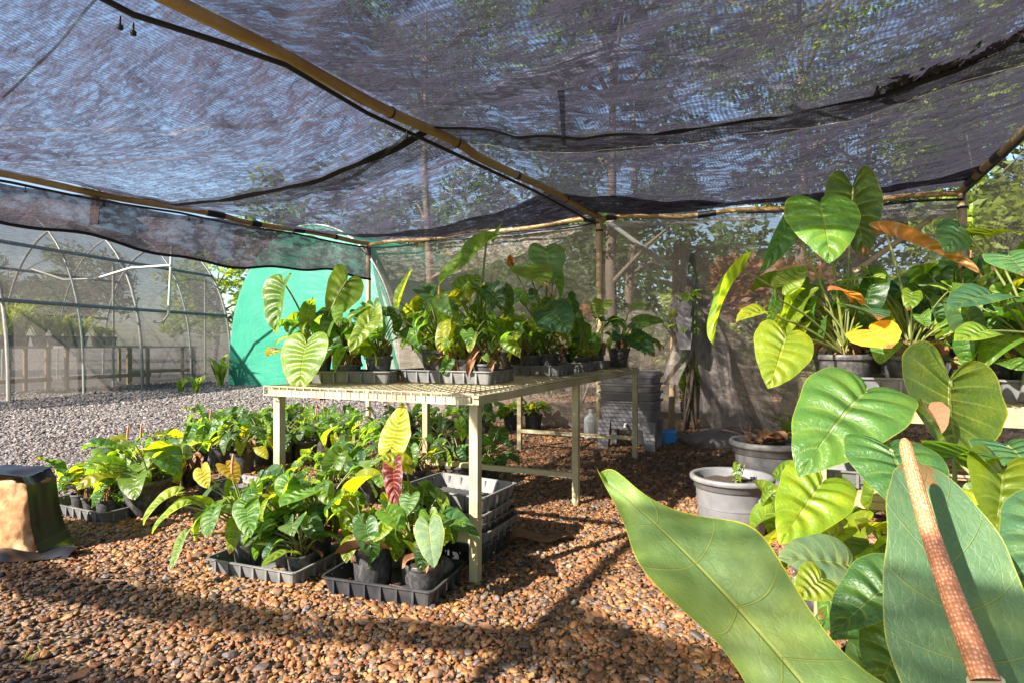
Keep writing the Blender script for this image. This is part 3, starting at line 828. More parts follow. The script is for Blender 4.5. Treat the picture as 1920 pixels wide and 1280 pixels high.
# white bent pipe and benches inside the net tunnel
def bench(label, a, b, depth, h, mat='galv'):
    root = empty('tunnel_bench', a, label, 'bench', 'benches inside the net tunnel')
    d = (b - a).normalized(); nrm = Vector((-d.y, d.x, 0))
    m = MB(); m.box((a + b) / 2 + nrm * depth / 2 + Vector((0, 0, h)), ((b - a).length, depth, 0.05), math.atan2(d.y, d.x)); link('bench_top', m.mesh('bench_top', M[mat]), root, loc=-a)
    for t in (0.04, .96):
        for w in (0.05, depth - .05):
            q = a.lerp(b, t) + nrm * w
            m = MB(); m.bar(q, q + Vector((0, 0, h - .03)), .07, .07); link('leg', m.mesh('leg', M['wood']), root, loc=-a)
    for w in (.05,):
        m = MB(); m.bar(a + nrm * w + Vector((0, 0, .28)), b + nrm * w + Vector((0, 0, .28)), .05, .09); link('stretcher', m.mesh('stretcher', M['wood']), root, loc=-a)
    return root
b1 = [P(30, 640, 12.4), P(215, 640, 14.2), P(355, 640, 15.6)]
for p in b1: p.z = 0
bench('bench nearest the tunnel front carrying yellow green spiky plants', P(-60, 640, 11.4) * 1, P(95, 640, 13.2), 1.0, 1.0) if False else None
def flat(px, d): 
    q = P(px, 640, d); q.z = 0; return q
bench('slatted bench crowded with spiky plants near the left edge', flat(-70, 12.0), flat(100, 13.6), .9, 1.0)
bench('half empty bench in the middle of the net tunnel', flat(120, 13.9), flat(285, 15.8), .9, 1.0)
bench('low bench with seed trays at the far end of the tunnel', flat(240, 17.0), flat(370, 18.6), .8, .98)
m = MB(); m.tube([P(60, 505, 13.5), P(120, 525, 13.5), P(180, 523, 13.5), P(245, 503, 13.6), P(320, 498, 13.6)], 0.03, 8)
tag(m.build('bent_pipe', M['galv']), 'thin bent pipe slung across the inside of the net tunnel', 'pipe')
m = MB(); m.tube([P(322, 460, 14.8), P(316, 590, 14.8), P(305, 605, 14.8), P(288, 603, 14.8)], 0.03, 8)
tag(m.build('hooked_pipe', M['galv']), 'thin hooked pipe hanging near the tunnel hoops', 'pipe')

# ------------------------------------------------------------------ trees and bushes beyond the nets
TREE_M = {'olive': mat_foliage('olive_leaves', (0.07, 0.10, 0.03), (0.13, 0.17, 0.05)), 'bright': mat_foliage('bright_leaves', (0.12, 0.20, 0.03), (0.25, 0.30, 0.06)),
          'dark': mat_foliage('dark_leaves', (0.03, 0.06, 0.02), (0.07, 0.12, 0.04)), 'red': mat_foliage('red_leaves', (0.15, 0.065, 0.035), (0.24, 0.12, 0.06)),
          'pale': mat_foliage('pale_leaves', (0.24, 0.30, 0.07), (0.40, 0.42, 0.16))}
def leaf_cloud(m, c, r, n, size, rg, flat_=0.8):
    for _ in range(n):
        d = Vector((rg.gauss(0, 1), rg.gauss(0, 1), rg.gauss(0, flat_)))
        d = d.normalized() * (r * rg.random() ** 0.45)
        q = c + Vector((d.x, d.y, d.z * flat_))
        a = Vector((rg.gauss(0, 1), rg.gauss(0, 1), rg.gauss(0, .6))).normalized()
        b = a.cross(Vector((rg.gauss(0, 1), rg.gauss(0, 1), rg.gauss(0, 1)))).normalized()
        s = size * rg.uniform(.6, 1.3)
        m.add([q - a * s, q + b * s * .38, q + a * s, q - b * s * .38], [(0, 1, 2, 3)], None, 0, False)
def tree(label, base, h, cr, mat, seed, n=7000, leaf=0.075, trunk=0.13, bare=0.35, group='trees beyond the nets'):
    rg = random.Random(seed)
    root = empty('tree', base, label, 'tree', group)
    m = MB()
    pts = [Vector((0, 0, -.1))]
    for k in range(1, 8):
        pts.append(Vector((pts[-1].x + rg.gauss(0, .06), pts[-1].y + rg.gauss(0, .06), h * .85 * k / 7)))
    m.tube(pts, [trunk * (1 - .8 * k / 7) for k in range(8)], 9)
    tips = []
    for k in range(11):
        i = rg.randrange(2, 7); p = pts[i]
        a = rg.random() * 6.283
        e = p + Vector((math.cos(a), math.sin(a), rg.uniform(.25, .8))) * cr * rg.uniform(.45, .95)
        m.tube([p, p.lerp(e, .5) + Vector((0, 0, .08)), e], [trunk * .4, trunk * .25, trunk * .1], 6)
        tips.append(e)
    link('trunk', m.mesh('trunk', M['bark']), root)
    c = MB()
    for k in range(26):
        if k < 11: q = tips[k]
        else:
            d = Vector((rg.gauss(0, 1), rg.gauss(0, 1), rg.gauss(0, 1))).normalized() * cr * rg.uniform(.3, 1.0)
            q = Vector((pts[-1].x * .7 + d.x, pts[-1].y * .7 + d.y, h * (bare + (1 - bare) * .5) + d.z * h * (1 - bare) * .5 / cr))
        leaf_cloud(c, q, cr * rg.uniform(.22, .42), n // 26, leaf, rg)
    link('crown', c.mesh('crown', TREE_M[mat]), root)
    return root
def bush(label, base, r, h, mat, seed, n=1800, leaf=0.09, group='bushes beyond the nets'):
    rg = random.Random(seed)
    root = empty('bush', base, label, 'bush', group)
    m = MB(); c = MB()
    for k in range(9):
        a = rg.random() * 6.283
        e = Vector((math.cos(a) * r * rg.uniform(.2, .8), math.sin(a) * r * rg.uniform(.2, .8), h * rg.uniform(.45, .95)))
        m.tube([(0, 0, -.02), e * .5 + Vector((0, 0, .05)), e], [.03, .02, .008], 6)
        leaf_cloud(c, e, r * rg.uniform(.35, .6), n // 9, leaf, rg)
    link('stems', m.mesh('stems', M['bark']), root)
    link('foliage', c.mesh('foliage', TREE_M[mat]), root)
tree('tall tree seen through the roof cloth above the centre rail', flat(800, 15.0), 11.0, 2.2, 'dark', 1, 9000)
tree('broad olive tree whose crown shows through the cloth over the right rail', flat(1480, 11.5), 9.5, 2.4, 'olive', 2, 11000)
tree('bright leafy tree outside the right net wall', flat(2010, 8.6), 6.5, 2.0, 'bright', 3, 11000, bare=.1)
tree('slim dark tree behind the middle of the back net', flat(1180, 12.5), 7.0, 1.6, 'dark', 4, 4200)
tree('spreading dark tree behind the tall leaves at right', flat(1600, 13.5), 8.0, 2.2, 'dark', 5, 5000, bare=.25)
tree('high thin tree rising beyond the right corner post', flat(1830, 14), 12.0, 2.4, 'dark', 6, 9000)
tree('far dark tree behind the green tunnel', flat(620, 30), 7.0, 3.0, 'dark', 7, 4000, leaf=.16)
tree('tree beyond the net tunnel showing yellow green at its end', flat(400, 28), 5.2, 2.4, 'bright', 8, 3600, leaf=.16, bare=.15)
tree('distant tree left of the tunnels', flat(150, 34), 6.0, 3.0, 'dark', 9, 3600, leaf=.18)
tree('distant round tree at the left edge beyond the tunnel', flat(20, 36), 6.6, 3.2, 'olive', 10, 3600, leaf=.18)
tree('dark tree standing far behind the centre post', flat(1010, 17), 6.5, 2.2, 'dark', 12, 4400, leaf=.12, bare=.15)
tree('thin leaning tree overhanging the roof cloth top centre', flat(1150, 10.2), 8.5, 1.7, 'dark', 13, 6000)
bush('red leaved bush behind the back net right of the curtain', flat(1475, 9.2), 0.9, 2.3, 'red', 21, 2600)
bush('red leaved bush low behind the net beside the centre post', flat(1090, 10.8), .7, 1.7, 'red', 22, 1600)
bush('bright green bush in the opening behind the bunched curtain', flat(1318, 8.2), .55, 1.95, 'bright', 23, 2400, leaf=.07)
bush('lime green bush on the ground behind the curtain opening', flat(1300, 9.2), .7, 1.0, 'bright', 24, 1800, leaf=.08)
bush('bright bush seen below the yellow leaf at right', flat(1460, 8.4), .7, .9, 'bright', 25, 1800, leaf=.08)
bush('dark bush behind the net between the tunnel and centre post', flat(900, 12.5), 1.2, 1.9, 'dark', 26, 2400)
bush('dark bush behind the net beside the worm bin', flat(1190, 9.6), .9, 1.5, 'dark', 27, 2200)
bush('dark bush behind the right back net', flat(1560, 9.4), 1.2, 2.0, 'dark', 28, 2600)
bush('brown leaved bush behind the back net left of the tall leaves', flat(1415, 10.2), .8, 2.4, 'red', 31, 2200)
bush('dark bush close behind the net between the stake and the tall leaves', flat(1420, 8.9), .9, 1.5, 'dark', 32, 2200)
bush('tall dark bush behind the table plants', flat(1030, 11.8), 1.3, 3.0, 'dark', 33, 3000)
bush('tall sunlit bush outside the right wall beneath the rail', flat(2080, 5.4), .9, 3.9, 'bright', 34, 5200, leaf=.06)
bush('tall leafy bush filling the gap under the right roof rail', flat(1900, 8.6), 1.7, 5.4, 'olive', 35, 6000, leaf=.08)
bush('sunlit bush filling the right net wall', flat(1960, 6.3), 1.1, 2.6, 'bright', 29, 4200, leaf=.07)
bush('olive bush behind the corner post at right', flat(1770, 8.5), 1.3, 2.2, 'olive', 30, 2600)

# ------------------------------------------------------------------ the far wood
m = MB(); rg = random.Random(77)
for k in range(150):
    x = rg.uniform(-14, 52); y = rg.uniform(34, 44) - abs(x - 10) * .12
    hh = rg.uniform(6.0, 11.5)
    for z in np.arange(.6, hh, 1.4): leaf_cloud(m, Vector((x + rg.gauss(0, .5), y, z)), rg.uniform(1.1, 1.9), 42, .34, rg)
tag(m.build('far_trees', TREE_M['dark']), 'dark mass of far trees behind the back net', 'trees', kind='stuff')
# ------------------------------------------------------------------ blades
def catmull(pts, n):
    pts = [np.array(p, float) for p in pts]
    P_ = [2 * pts[0] - pts[1]] + pts + [2 * pts[-1] - pts[-2]]
    out = []
    m = len(pts) - 1
    for k in range(n + 1):
        q = k / n * m; i = min(m - 1, int(q)); t = q - i
        a, b, c, d = P_[i], P_[i + 1], P_[i + 2], P_[i + 3]
        out.append(0.5 * (2 * b + (c - a) * t + (2 * a - 5 * b + 4 * c - d) * t * t + (3 * b - a - 3 * c + d) * t ** 3))
    return out
HEART = [(0, 0), (.10, -.13), (.38, -.27), (.74, -.22), (.97, .02), (.97, .26), (.78, .52), (.50, .76), (.22, .92), (0, 1.0)]
NARROW = [(0, 0), (.16, -.10), (.48, -.20), (.80, -.12), (1.0, .10), (.96, .34), (.78, .58), (.50, .79), (.22, .93), (0, 1.0)]
ROUND = [(0, 0), (.08, -.16), (.36, -.36), (.76, -.36), (1.02, -.10), (1.05, .20), (.92, .50), (.64, .76), (.28, .93), (0, 1.0)]
LANCE = [(0, 0), (.30, .01), (.62, .06), (.88, .18), (1.0, .36), (.97, .52), (.80, .70), (.52, .86), (.22, .96), (0, 1.0)]
SPATHE = [(0, 0), (.45, -.04), (.80, .06), (1.0, .26), (1.0, .42), (.88, .60), (.68, .78), (.44, .92), (.20, .99), (0, 1.0)]


def blade_mesh(name, shape=HEART, width=.75, nv=30, nu=5, fold=.15, droop=.25, wave=.03, wfreq=2.2, phase=0.0, cup=0.0, quilt=0.006, mat='leaf', twist=0.0, nq=8, lobe=0.28, wpos=1.0, wneg=1.0, bendx=0.0, ruff=0.0):
    """A unit-length blade: sinus at the origin, tip at +Y, upper face +Z. fold = V along the midrib, droop = bend towards the tip."""
    outl = catmull(shape, nv)
    v, uv, idx = [], [], {}
    for side in (-1, 1):
        for j in range(nv + 1):
            t = j / nv
            o = outl[j]
            my = max(0.0, (t - lobe) / (1 - lobe)) ** 1.15
            for i in range(nu + 1):
                if i == 0 and side == 1: idx[(1, j, 0)] = idx[(-1, j, 0)]; continue
                s = i / nu
                x = o[0] * width * .5 * s * (wpos if side == 1 else wneg)
                x *= 1 + s * s * .07 * mnoise.noise(Vector((my * 9 + side * 3.7, phase, width)))
                if ruff: x *= 1 + s * ruff * math.sin(2 * math.pi * wfreq * (my * .8 + .1) + phase + side * .35)
                y = my + (o[1] - my) * s ** 1.0
                z = fold * x - cup * x * x * 2
                z += wave * math.sin(2 * math.pi * wfreq * t + phase + side * .6) * s * s
                z += quilt * (1 - math.cos(2 * math.pi * nq * (t - .05 * s * s))) * s * (1 - s) * 4 * (0.4 + .6 * math.sin(math.pi * t))
                X = x * side + bendx * 4 * max(0, y) * (1 - y)
                if twist:
                    a = twist * y; X, z = X * math.cos(a) - z * math.sin(a), X * math.sin(a) + z * math.cos(a)
                if droop:
                    k = droop * 2
                    r = 1 / k; a = y * k
                    yy = (r + z) * math.sin(a); zz = (r + z) * math.cos(a) - r
                    if y < 0: yy, zz = y, z - droop * y * y * .8
                    y2, z2 = yy, zz
                else: y2, z2 = y, z
                idx[(side, j, i)] = len(v)
                v.append((X, y2, z2)); uv.append((.5 + .5 * s * side, t))
    fs = []
    for side in (-1, 1):
        for j in range(nv):
            for i in range(nu):
                q = (idx[(side, j, i)], idx[(side, j, i + 1)], idx[(side, j + 1, i + 1)], idx[(side, j + 1, i)])
                if side == -1: q = q[::-1]
                if len(set(q)) >= 3: fs.append(tuple(dict.fromkeys(q)))
    m = MB(); m.add(v, fs, uv)
    return m.mesh(name, M[mat])


vr = random.Random(3)
BLADES = [blade_mesh('blade', [HEART, NARROW, HEART, ROUND][k % 4], vr.uniform(.58, .85), 22, 4, vr.uniform(-.15, .75), vr.uniform(.12, .75), vr.uniform(.01, .07), vr.uniform(1.5, 3), vr.random() * 6, vr.uniform(-.1, .25), .008, twist=vr.uniform(-.5, .5)) for k in range(22)]
DRYB = [blade_mesh('dry_blade', HEART, vr.uniform(.4, .6), 16, 3, vr.uniform(.6, 1.4), vr.uniform(.5, 1.0), .07, 3, vr.random() * 6, .3, .0, 'dry', twist=vr.uniform(-1.5, 1.5)) for k in range(5)]


def frame(base, y, nrm, scale=1.0, sx=1.0):
    y = y.normalized()
    x = y.cross(nrm)
    if x.length < 1e-3: x = y.cross(Vector((.3, .9, .1)))
    x.normalize(); z = x.cross(y)
    return Matrix(((x.x * scale * sx, y.x * scale, z.x * scale, base.x), (x.y * scale * sx, y.y * scale, z.y * scale, base.y), (x.z * scale * sx, y.z * scale, z.z * scale, base.z), (0, 0, 0, 1)))


# ------------------------------------------------------------------ pots and trays
def pot_mesh(name, base=.74, n=28, mat='pot', ribs=False):
    m = MB()
    m.lathe([(0, 0), (base - .03, 0), (base, .02), (.93, .84), (.935, .86), (1.0, .865), (1.02, .885), (1.03, .97), (1.01, 1.0), (.97, 1.0), (.94, .97), (.90, .84), (.88, .70)], n)
    return m.mesh(name, M[mat])
POTS = [pot_mesh('pot', .74), pot_mesh('pot', .80), pot_mesh('pot', .68)]
m_ = MB()
m_.lathe([(0, .90), (.3, .905), (.6, .89), (.9, .86)], 20)
SOIL = m_.mesh('soil', M['soil'])
for v_ in SOIL.vertices: v_.co.z += .05 * mnoise.noise(v_.co * 4)

GRN = [(.052, .125, .022), (.040, .105, .024), (.075, .150, .020), (.034, .090, .030), (.060, .135, .020)]
YEL = [(.115, .17, .014), (.088, .155, .016), (.145, .175, .013), (.068, .135, .018)]
BLU = [(.055, .105, .055), (.032, .085, .042), (.06, .12, .05)]
DRK = [(.022, .062, .020), (.028, .075, .022), (.032, .07, .018)]
PAL = {'mix': GRN * 2 + YEL * 2 + BLU + DRK, 'yel': YEL * 3 + GRN, 'grn': GRN * 2 + DRK + BLU + YEL[:2], 'dark': DRK * 2 + BLU * 2 + GRN, 'lime': YEL * 2 + GRN}
CAM0 = Vector((0, 0, HC))


TRI = [(0, 0), (.36, -.07), (.72, -.05), (.95, .08), (1.0, .24), (.90, .44), (.70, .62), (.50, .78), (.27, .92), (0, 1.0)]
BLUNT = [(0, 0), (.45, -.04), (.80, .06), (1.0, .24), (1.0, .40), (.90, .58), (.74, .76), (.56, .90), (.32, .98), (0, 1.0)]


def petiole(m, a, b, arr, r=.0035, arch=.35):
    """Leaf stalk from the soil point a to the blade's base b."""
    a, b = Vector(a), Vector(b)
    c = a.lerp(b, .55) + Vector((0, 0, (b - a).length * arch * .35))
    c.x = a.x + (b.x - a.x) * .38; c.y = a.y + (b.y - a.y) * .38
    pts = []
    for k in range(9):
        t = k / 8
        pts.append(a * (1 - t) ** 2 + c * 2 * t * (1 - t) + b * t * t)
    m.tube(pts, [r * (1.35 - .5 * k / 8) for k in range(9)], 6)


def potted(label, group, pos, r, h, n=10, L=(.10, .18), spread=.2, hts=(.06, .26), pal='mix', seed=0, heroes=(), dead=3, lean=(0, 0), tilt=None, potidx=None, spad=0, roots=True, droop=(.15, 1.35), bare=False, name='potted_plant', az=None):
    """One plant in its pot. heroes: (base, tip, facing, width, shape, colour, options) blades measured from the photograph."""
    rg = random.Random(seed * 131 + 7)
    pos = Vector(pos)
    root = empty(name, pos, label, 'potted plant', group)
    pm = link('pot', POTS[rg.randrange(3) if potidx is None else potidx], root); pm.scale = (r, r, h); pm.rotation_euler = (0, 0, rg.random() * 6)
    sl = link('soil', SOIL, pm)
    st = MB()
    c0 = Vector((0, 0, h * .9))
    if roots:
        for k in range(12):
            a = rg.random() * 6.283; q = c0 + Vector((math.cos(a), math.sin(a), 0)) * r * rg.uniform(.1, .75)
            st.tube([c0 + Vector((rg.gauss(0, .01), rg.gauss(0, .01), .06 * rg.random() + .02)), (c0 + q) / 2 + Vector((rg.gauss(0, .01), rg.gauss(0, .01), .05)), q], .0032, 5, 1)
        ck = c0 + Vector((lean[0] * .3, lean[1] * .3, hts[0] * .9))
        st.tube([c0, c0.lerp(ck, .5) + Vector((rg.gauss(0, .006), rg.gauss(0, .006), 0)), ck], [.011, .010, .007], 7, 1)
    base_az = rg.random() * 6.283
    n = int(n * 1.75)
    for k in range(n):
        a = base_az + k * 2.39996 + rg.gauss(0, .25)
        if az is not None and rg.random() < .7: a = az + rg.gauss(0, .8)
        f = (k + .5) / n
        rad = spread * (0.30 + .75 * math.sqrt(rg.random()))
        z = h * .9 + hts[0] + (hts[1] - hts[0]) * (rg.random() ** .8) * (1.15 - .35 * rad / max(spread, .01))
        out = Vector((math.cos(a), math.sin(a), 0))
        E = Vector((lean[0], lean[1], 0)) * (z / hts[1] if hts[1] else 0) + out * rad + Vector((0, 0, z))
        al = rg.uniform(*droop) * (.7 if rg.random() < .3 else 1)
        hang = (E.z - h * 1.12) / max(.02, rg.uniform(*L))
        if rg.random() < .8: al = min(al, math.asin(min(1.0, max(0.1, hang))))
        if rg.random() < .16: al = -rg.uniform(.3, 1.1)
        ydir = out * math.cos(al) - Z * math.sin(al) + Vector((rg.gauss(0, .22), rg.gauss(0, .22), rg.gauss(0, .12)))
        nrm = out * math.sin(al) + Z * math.cos(al) + Vector((rg.gauss(0, .3), rg.gauss(0, .3), 0)) + TO_SUN * .35
        ln = rg.uniform(*L) * .98
        if rg.random() < .38: ln *= rg.uniform(.45, .75)
        c = rg.choice(PAL[pal]); q = rg.uniform(.8, 1.2)
        col = [x * q for x in c]
        link('leaf', rg.choice(BLADES), root, matrix=frame(E, ydir, nrm, ln, rg.uniform(.9, 1.12)), color=col)
        petiole(st, c0 + Vector((rg.gauss(0, r * .15), rg.gauss(0, r * .15), rg.uniform(0, hts[0] * .6))), E, None, .0026 + ln * .006)
    for k in range(dead):
        a = rg.random() * 6.283; out = Vector((math.cos(a), math.sin(a), 0))
        E = c0 + out * r * rg.uniform(.3, 1.0) + Vector((0, 0, rg.uniform(.02, .09)))
        link('dead_leaf', rg.choice(DRYB), root, matrix=frame(E, out + Vector((0, 0, rg.uniform(-1.3, .5))), Z + out * .4, rg.uniform(.06, .12)))
        if rg.random() < .5: petiole(st, c0, E, None, .002)
    for hh in heroes: hero(root, st, c0, *hh)
    if st.v: link('stems', st.mesh('stems', [M['stem'], M['root']]), root)
    for k in range(spad):
        a = rg.random() * 6.283; b = c0 + Vector((math.cos(a) * spread * .4, math.sin(a) * spread * .4, hts[1] * .9))
        s_ = MB(); petiole(s_, c0, b, None, .003); s_.tube([b, b + Vector((0, 0, .04)), b + Vector((.005, .004, .09))], [.006, .007, .004], 8, 1)
        link('flower_spike', s_.mesh('flower_spike', [M['stem'], M['spadix']]), root)
    return root


M['spadix'] = mat_spadix('spadix', (.44, .17, .07), (.66, .37, .21))
M['spadix_purple'] = mat_spadix('spadix_purple', (.22, .03, .10), (.50, .25, .34))


def hero(root, st, c0, base, tip, nrm, width, shape=HEART, col=(.06, .14, .03), opt=None, name='leaf'):
    """A single blade fixed by the world points of its sinus and tip; width in metres."""
    opt = dict(opt or {})
    mat = opt.pop('mat', 'leaf_big'); nv = opt.pop('nv', 44); nu = opt.pop('nu', 9); pet = opt.pop('pet', True); start = opt.pop('start', None); rr = opt.pop('r', None); lab = opt.pop('label', None)
    base, tip, nrm = Vector(base), Vector(tip), Vector(nrm)
    ln = (tip - base).length
    dr = opt.get('droop', .2)
    kw = dict(fold=.2, droop=dr, wave=.018, wfreq=2.4, phase=1.0, cup=.1, quilt=.008); kw.update(opt)
    me = blade_mesh('hero_blade', shape, width / ln, nv, nu, mat=mat, **kw)
    tp = max((v.co for v in me.vertices), key=lambda c: c.y if dr < .7 else c.y - c.z * .5)
    tp = Vector((0, tp.y, tp.z))
    # turn the bent blade so that its own tip meets the wanted tip
    fr_ = frame(Vector(), tip - base, nrm, 1.0).to_3x3()
    ang = math.atan2(tp.z, tp.y)
    rot = fr_ @ Matrix.Rotation(-ang, 3, 'X')
    s = ln / tp.length
    mx = Matrix.Translation(base - root.location) @ (rot * s).to_4x4()
    o = link(name, me, root, matrix=mx, color=col)
    if lab: o['label'] = lab
    if pet:
        a = c0 if start is None else Vector(start) - root.location
        petiole(st, a, base - root.location, None, rr or (.003 + ln * .008), .2)
    return o


def tray_mesh(w, l, h, mat='tray', flare=.018, lip=.008, n=3):
    m = MB()
    def ring(a, b, z, r):
        out = []
        for cx, cy, a0 in ((1, 1, 0), (-1, 1, 90), (-1, -1, 180), (1, -1, 270)):
            for k in range(n + 1):
                t = R(a0 + 90 * k / n)
                out.append(Vector((cx * (a / 2 - r) + math.cos(t) * r, cy * (b / 2 - r) + math.sin(t) * r, z)))
        return out
    f = flare
    rs = [ring(w - 2 * f, l - 2 * f, 0, .02), ring(w - .004, l - .004, h * .9, .026), ring(w + 2 * lip, l + 2 * lip, h * .9 + .001, .03), ring(w + 2 * lip, l + 2 * lip, h, .03), ring(w - .006, l - .006, h, .024), ring(w - 2 * f - .006, l - 2 * f - .006, .006, .018)]
    m.rings(rs, cap0=True, cap1=True)
    # moulded ribs on the walls
    for sx in (-1, 1):
        for k in range(int(l / .075)):
            y = -l / 2 + .06 + k * .075
            if y > l / 2 - .04: break
            m.box((sx * (w / 2 - f * .35), y, h * .47), (f * .9, .010, h * .8))
    for sy in (-1, 1):
        for k in range(int(w / .075)):
            x = -w / 2 + .06 + k * .075
            if x > w / 2 - .04: break
            m.box((x, sy * (l / 2 - f * .35), h * .47), (.010, f * .9, h * .8))
    return m.mesh('tray', M[mat])


def tray(label, corner, w, l, h, group, mat='tray', rz=ANG, from_='fr', tilt=(0, 0), lab=None, grid=False):
    """corner: plan position of the front right corner (nearest the camera on the right)."""
    me = tray_mesh(w, l, h, mat)
    u_, v_ = Vector((math.cos(rz), math.sin(rz), 0)), Vector((-math.sin(rz), math.cos(rz), 0))
    c = Vector(corner) - u_ * w / 2 + v_ * l / 2
    o = link('plant_tray', me, None, loc=c)
    o.rotation_euler = (tilt[0], tilt[1], rz)
    tag(o, label, 'tray', group)
    if lab:
        s = MB(); s.box((w / 2 - .006 + .001, -l * .1, h * .5), (.003, .028, h * .45)); link('sticker', s.mesh('sticker', M['label']), o)
    if grid:
        s = MB()
        for k in range(1, int(w / .035)): s.box((-w / 2 + k * .035, 0, .012), (.006, l - .06, .010))
        for k in range(1, int(l / .035)): s.box((0, -l / 2 + k * .035, .018), (w - .06, .006, .010))
        link('grid_floor', s.mesh('grid_floor', M['tray_dark']), o)
    return o
# ------------------------------------------------------------------ the long wire topped table
TH = 0.851
TO = Vector((-.155, 2.69, 0))
def T(a, b, z=0.0): return TO - U * a + V * b + Vector((0, 0, z))
def add_table(label, O, wid, lens, h):
    root = empty('plant_bench', O, label, 'bench')
    X = lambda a, b, z: O - U * a + V * b + Vector((0, 0, z)) if wid > 0 else O + U * a + V * b + Vector((0, 0, z))
    wd = abs(wid)
    def part(name, m, mt='cream'): return link(name, m.mesh(name, M[mt]), root, loc=-root.location)
    for a in (0.02, wd - .02):
        for b in lens:
            m = MB(); m.bar(X(a, b, -.01), X(a, b, h - .012), .042, .042, up=V)
            part('leg', m)
    L_ = lens[-1] + .02
    for a in (0.0, wd):
        m = MB(); m.bar(X(a, -.02, h - .022), X(a, L_, h - .022), .034, .040); part('top_rail', m)
    for b in [-.02] + list(lens[1:-1]) + [L_]:
        m = MB(); m.bar(X(.017, b, h - .026), X(wd - .017, b, h - .026), .032, .034); part('cross_rail', m)
    for b in lens:
        m = MB(); m.bar(X(.041, b, .20), X(wd - .041, b, .20), .034, .034); part('lower_rail', m)
    m = MB(); m.bar(X(.05, lens[1] + .03, .215), X(wd * .5, lens[-1] - .03, .215), .03, .03); part('diagonal_brace', m)
    m = MB()
    nb = int(L_ / .052); na = int(wd / .052)
    for k in range(nb + 1):
        b = -.05 + (L_ + .05) * k / nb
        m.bar(X(-.01, b, h + .004), X(wd + .01, b, h + .004), .0042)
    for k in range(na + 1):
        a = -.01 + (wd + .02) * k / na
        m.bar(X(a, -.055, h + .0085), X(a, L_, h + .0085), .0042)
        m.bar(X(a, -.055, h + .010), X(a, -.057, h - .036), .0042)
    m.bar(X(-.01, -.057, h - .036), X(wd + .01, -.057, h - .036), .0045)
    m.bar(X(-.01, -.055, h + .009), X(wd + .01, -.055, h + .009), .0045)
    part('wire_top', m, 'cream_wire')
    return root
add_table('long cream metal table with a wire mesh top under the shade cloth', TO, 1.216, [0.02, 1.46, 3.21], TH)
g = 'grey trays on the wire topped table'
tz = TH + .0125
tray('wide grey tray at the left end of the wire table under the hanging heart leaf', Vector((-.66, 3.28, tz)), .60, .30, .066, g, rz=-.03)
tray('longest grey tray at the front of the wire table beneath the big pot', T(.165, .47, tz), .60, .34, .07, g)
tray('pale grey tray on the wire table just behind the long front tray', T(.12, 1.42, tz), .36, .36, .068, g)
tray('grey tray halfway along the right edge of the wire table', T(.11, 2.02, tz), .36, .34, .072, g)
tray('small grey tray near the far end of the wire table', T(.13, 2.55, tz), .30, .24, .07, g)
tray('farthest pale tray on the wire table above the worm bin', T(.08, 2.88, tz), .30, .24, .07, g)

g = 'potted plants on the wire topped table'
tp = tz + .007
n_ = (-.15, -.95, .3)
PT = lambda px, py, d: P(px, py, d)
potted('plant in the big black pot at front of the wire table with bare brown roots', g, T(.56, .62, tp), .122, .178, 15, (.10, .20), .20, (.07, .34), 'mix', 1, spad=1,
       heroes=[(PT(702, 575, 3.30), PT(716, 632, 3.22), n_, .085, HEART, (.10, .17, .03), {'fold': .5}),
               (PT(750, 568, 3.42), PT(774, 505, 3.45), (-.9, -.5, .2), .10, NARROW, (.13, .21, .02), {'fold': .6, 'droop': .15}),
               (PT(800, 548, 3.5), PT(862, 600, 3.45), (.1, -.6, .9), .17, HEART, (.035, .09, .035), {})])
potted('plant at the left end of the table with a heart leaf hanging over the edge', g, Vector((-1.12, 3.44, tp)), .095, .15, 8, (.10, .17), .17, (.05, .26), 'yel', 2,
       heroes=[(PT(574, 645, 3.15), PT(562, 735, 3.08), (-.25, -1, .25), .272, HEART, (.085, .165, .018), {'fold': .18, 'cup': .15, 'label': 'big heart leaf hanging over the table edge'}),
               (PT(533, 532, 3.3), PT(518, 622, 3.25), (-.5, -.85, .3), .19, NARROW, (.055, .12, .022), {'fold': .55, 'wave': .03, 'quilt': .02}),
               (PT(650, 527, 3.3), PT(612, 596, 3.42), (.3, .9, .35), .215, HEART, (.085, .155, .018), {'fold': .2}),
               (PT(520, 655, 3.3), PT(500, 668, 3.2), (0, -.6, .8), .10, HEART, (.20, .20, .015), {})])
potted('small pot with a drooping leaf between the heart leaf and the big pot', g, Vector((-.905, 3.37, tp)), .062, .095, 9, (.08, .14), .14, (.05, .22), 'yel', 3,
       heroes=[(PT(694, 600, 3.1), PT(655, 660, 3.0), (.2, -.9, .45), .10, HEART, (.11, .18, .03), {'fold': .35})])
potted('dark pot in the left tray with glossy dark leaves', g, Vector((-.755, 3.41, tp)), .078, .14, 10, (.10, .16), .18, (.06, .30), 'grn', 4)
potted('plant at the back of the left tray behind the drooping leaves', g, Vector((-.96, 3.52, tp)), .075, .13, 10, (.12, .2), .2, (.1, .34), 'mix', 5)
potted('mid sized pot right of the big pot with yellow green leaves', g, T(.37, .57, tp), .085, .125, 12, (.09, .16), .17, (.05, .28), 'yel', 6)
potted('small pot at the right end of the long tray with brown dead leaves', g, T(.24, .56, tp), .078, .10, 10, (.08, .14), .16, (.04, .20), 'lime', 7, dead=7)
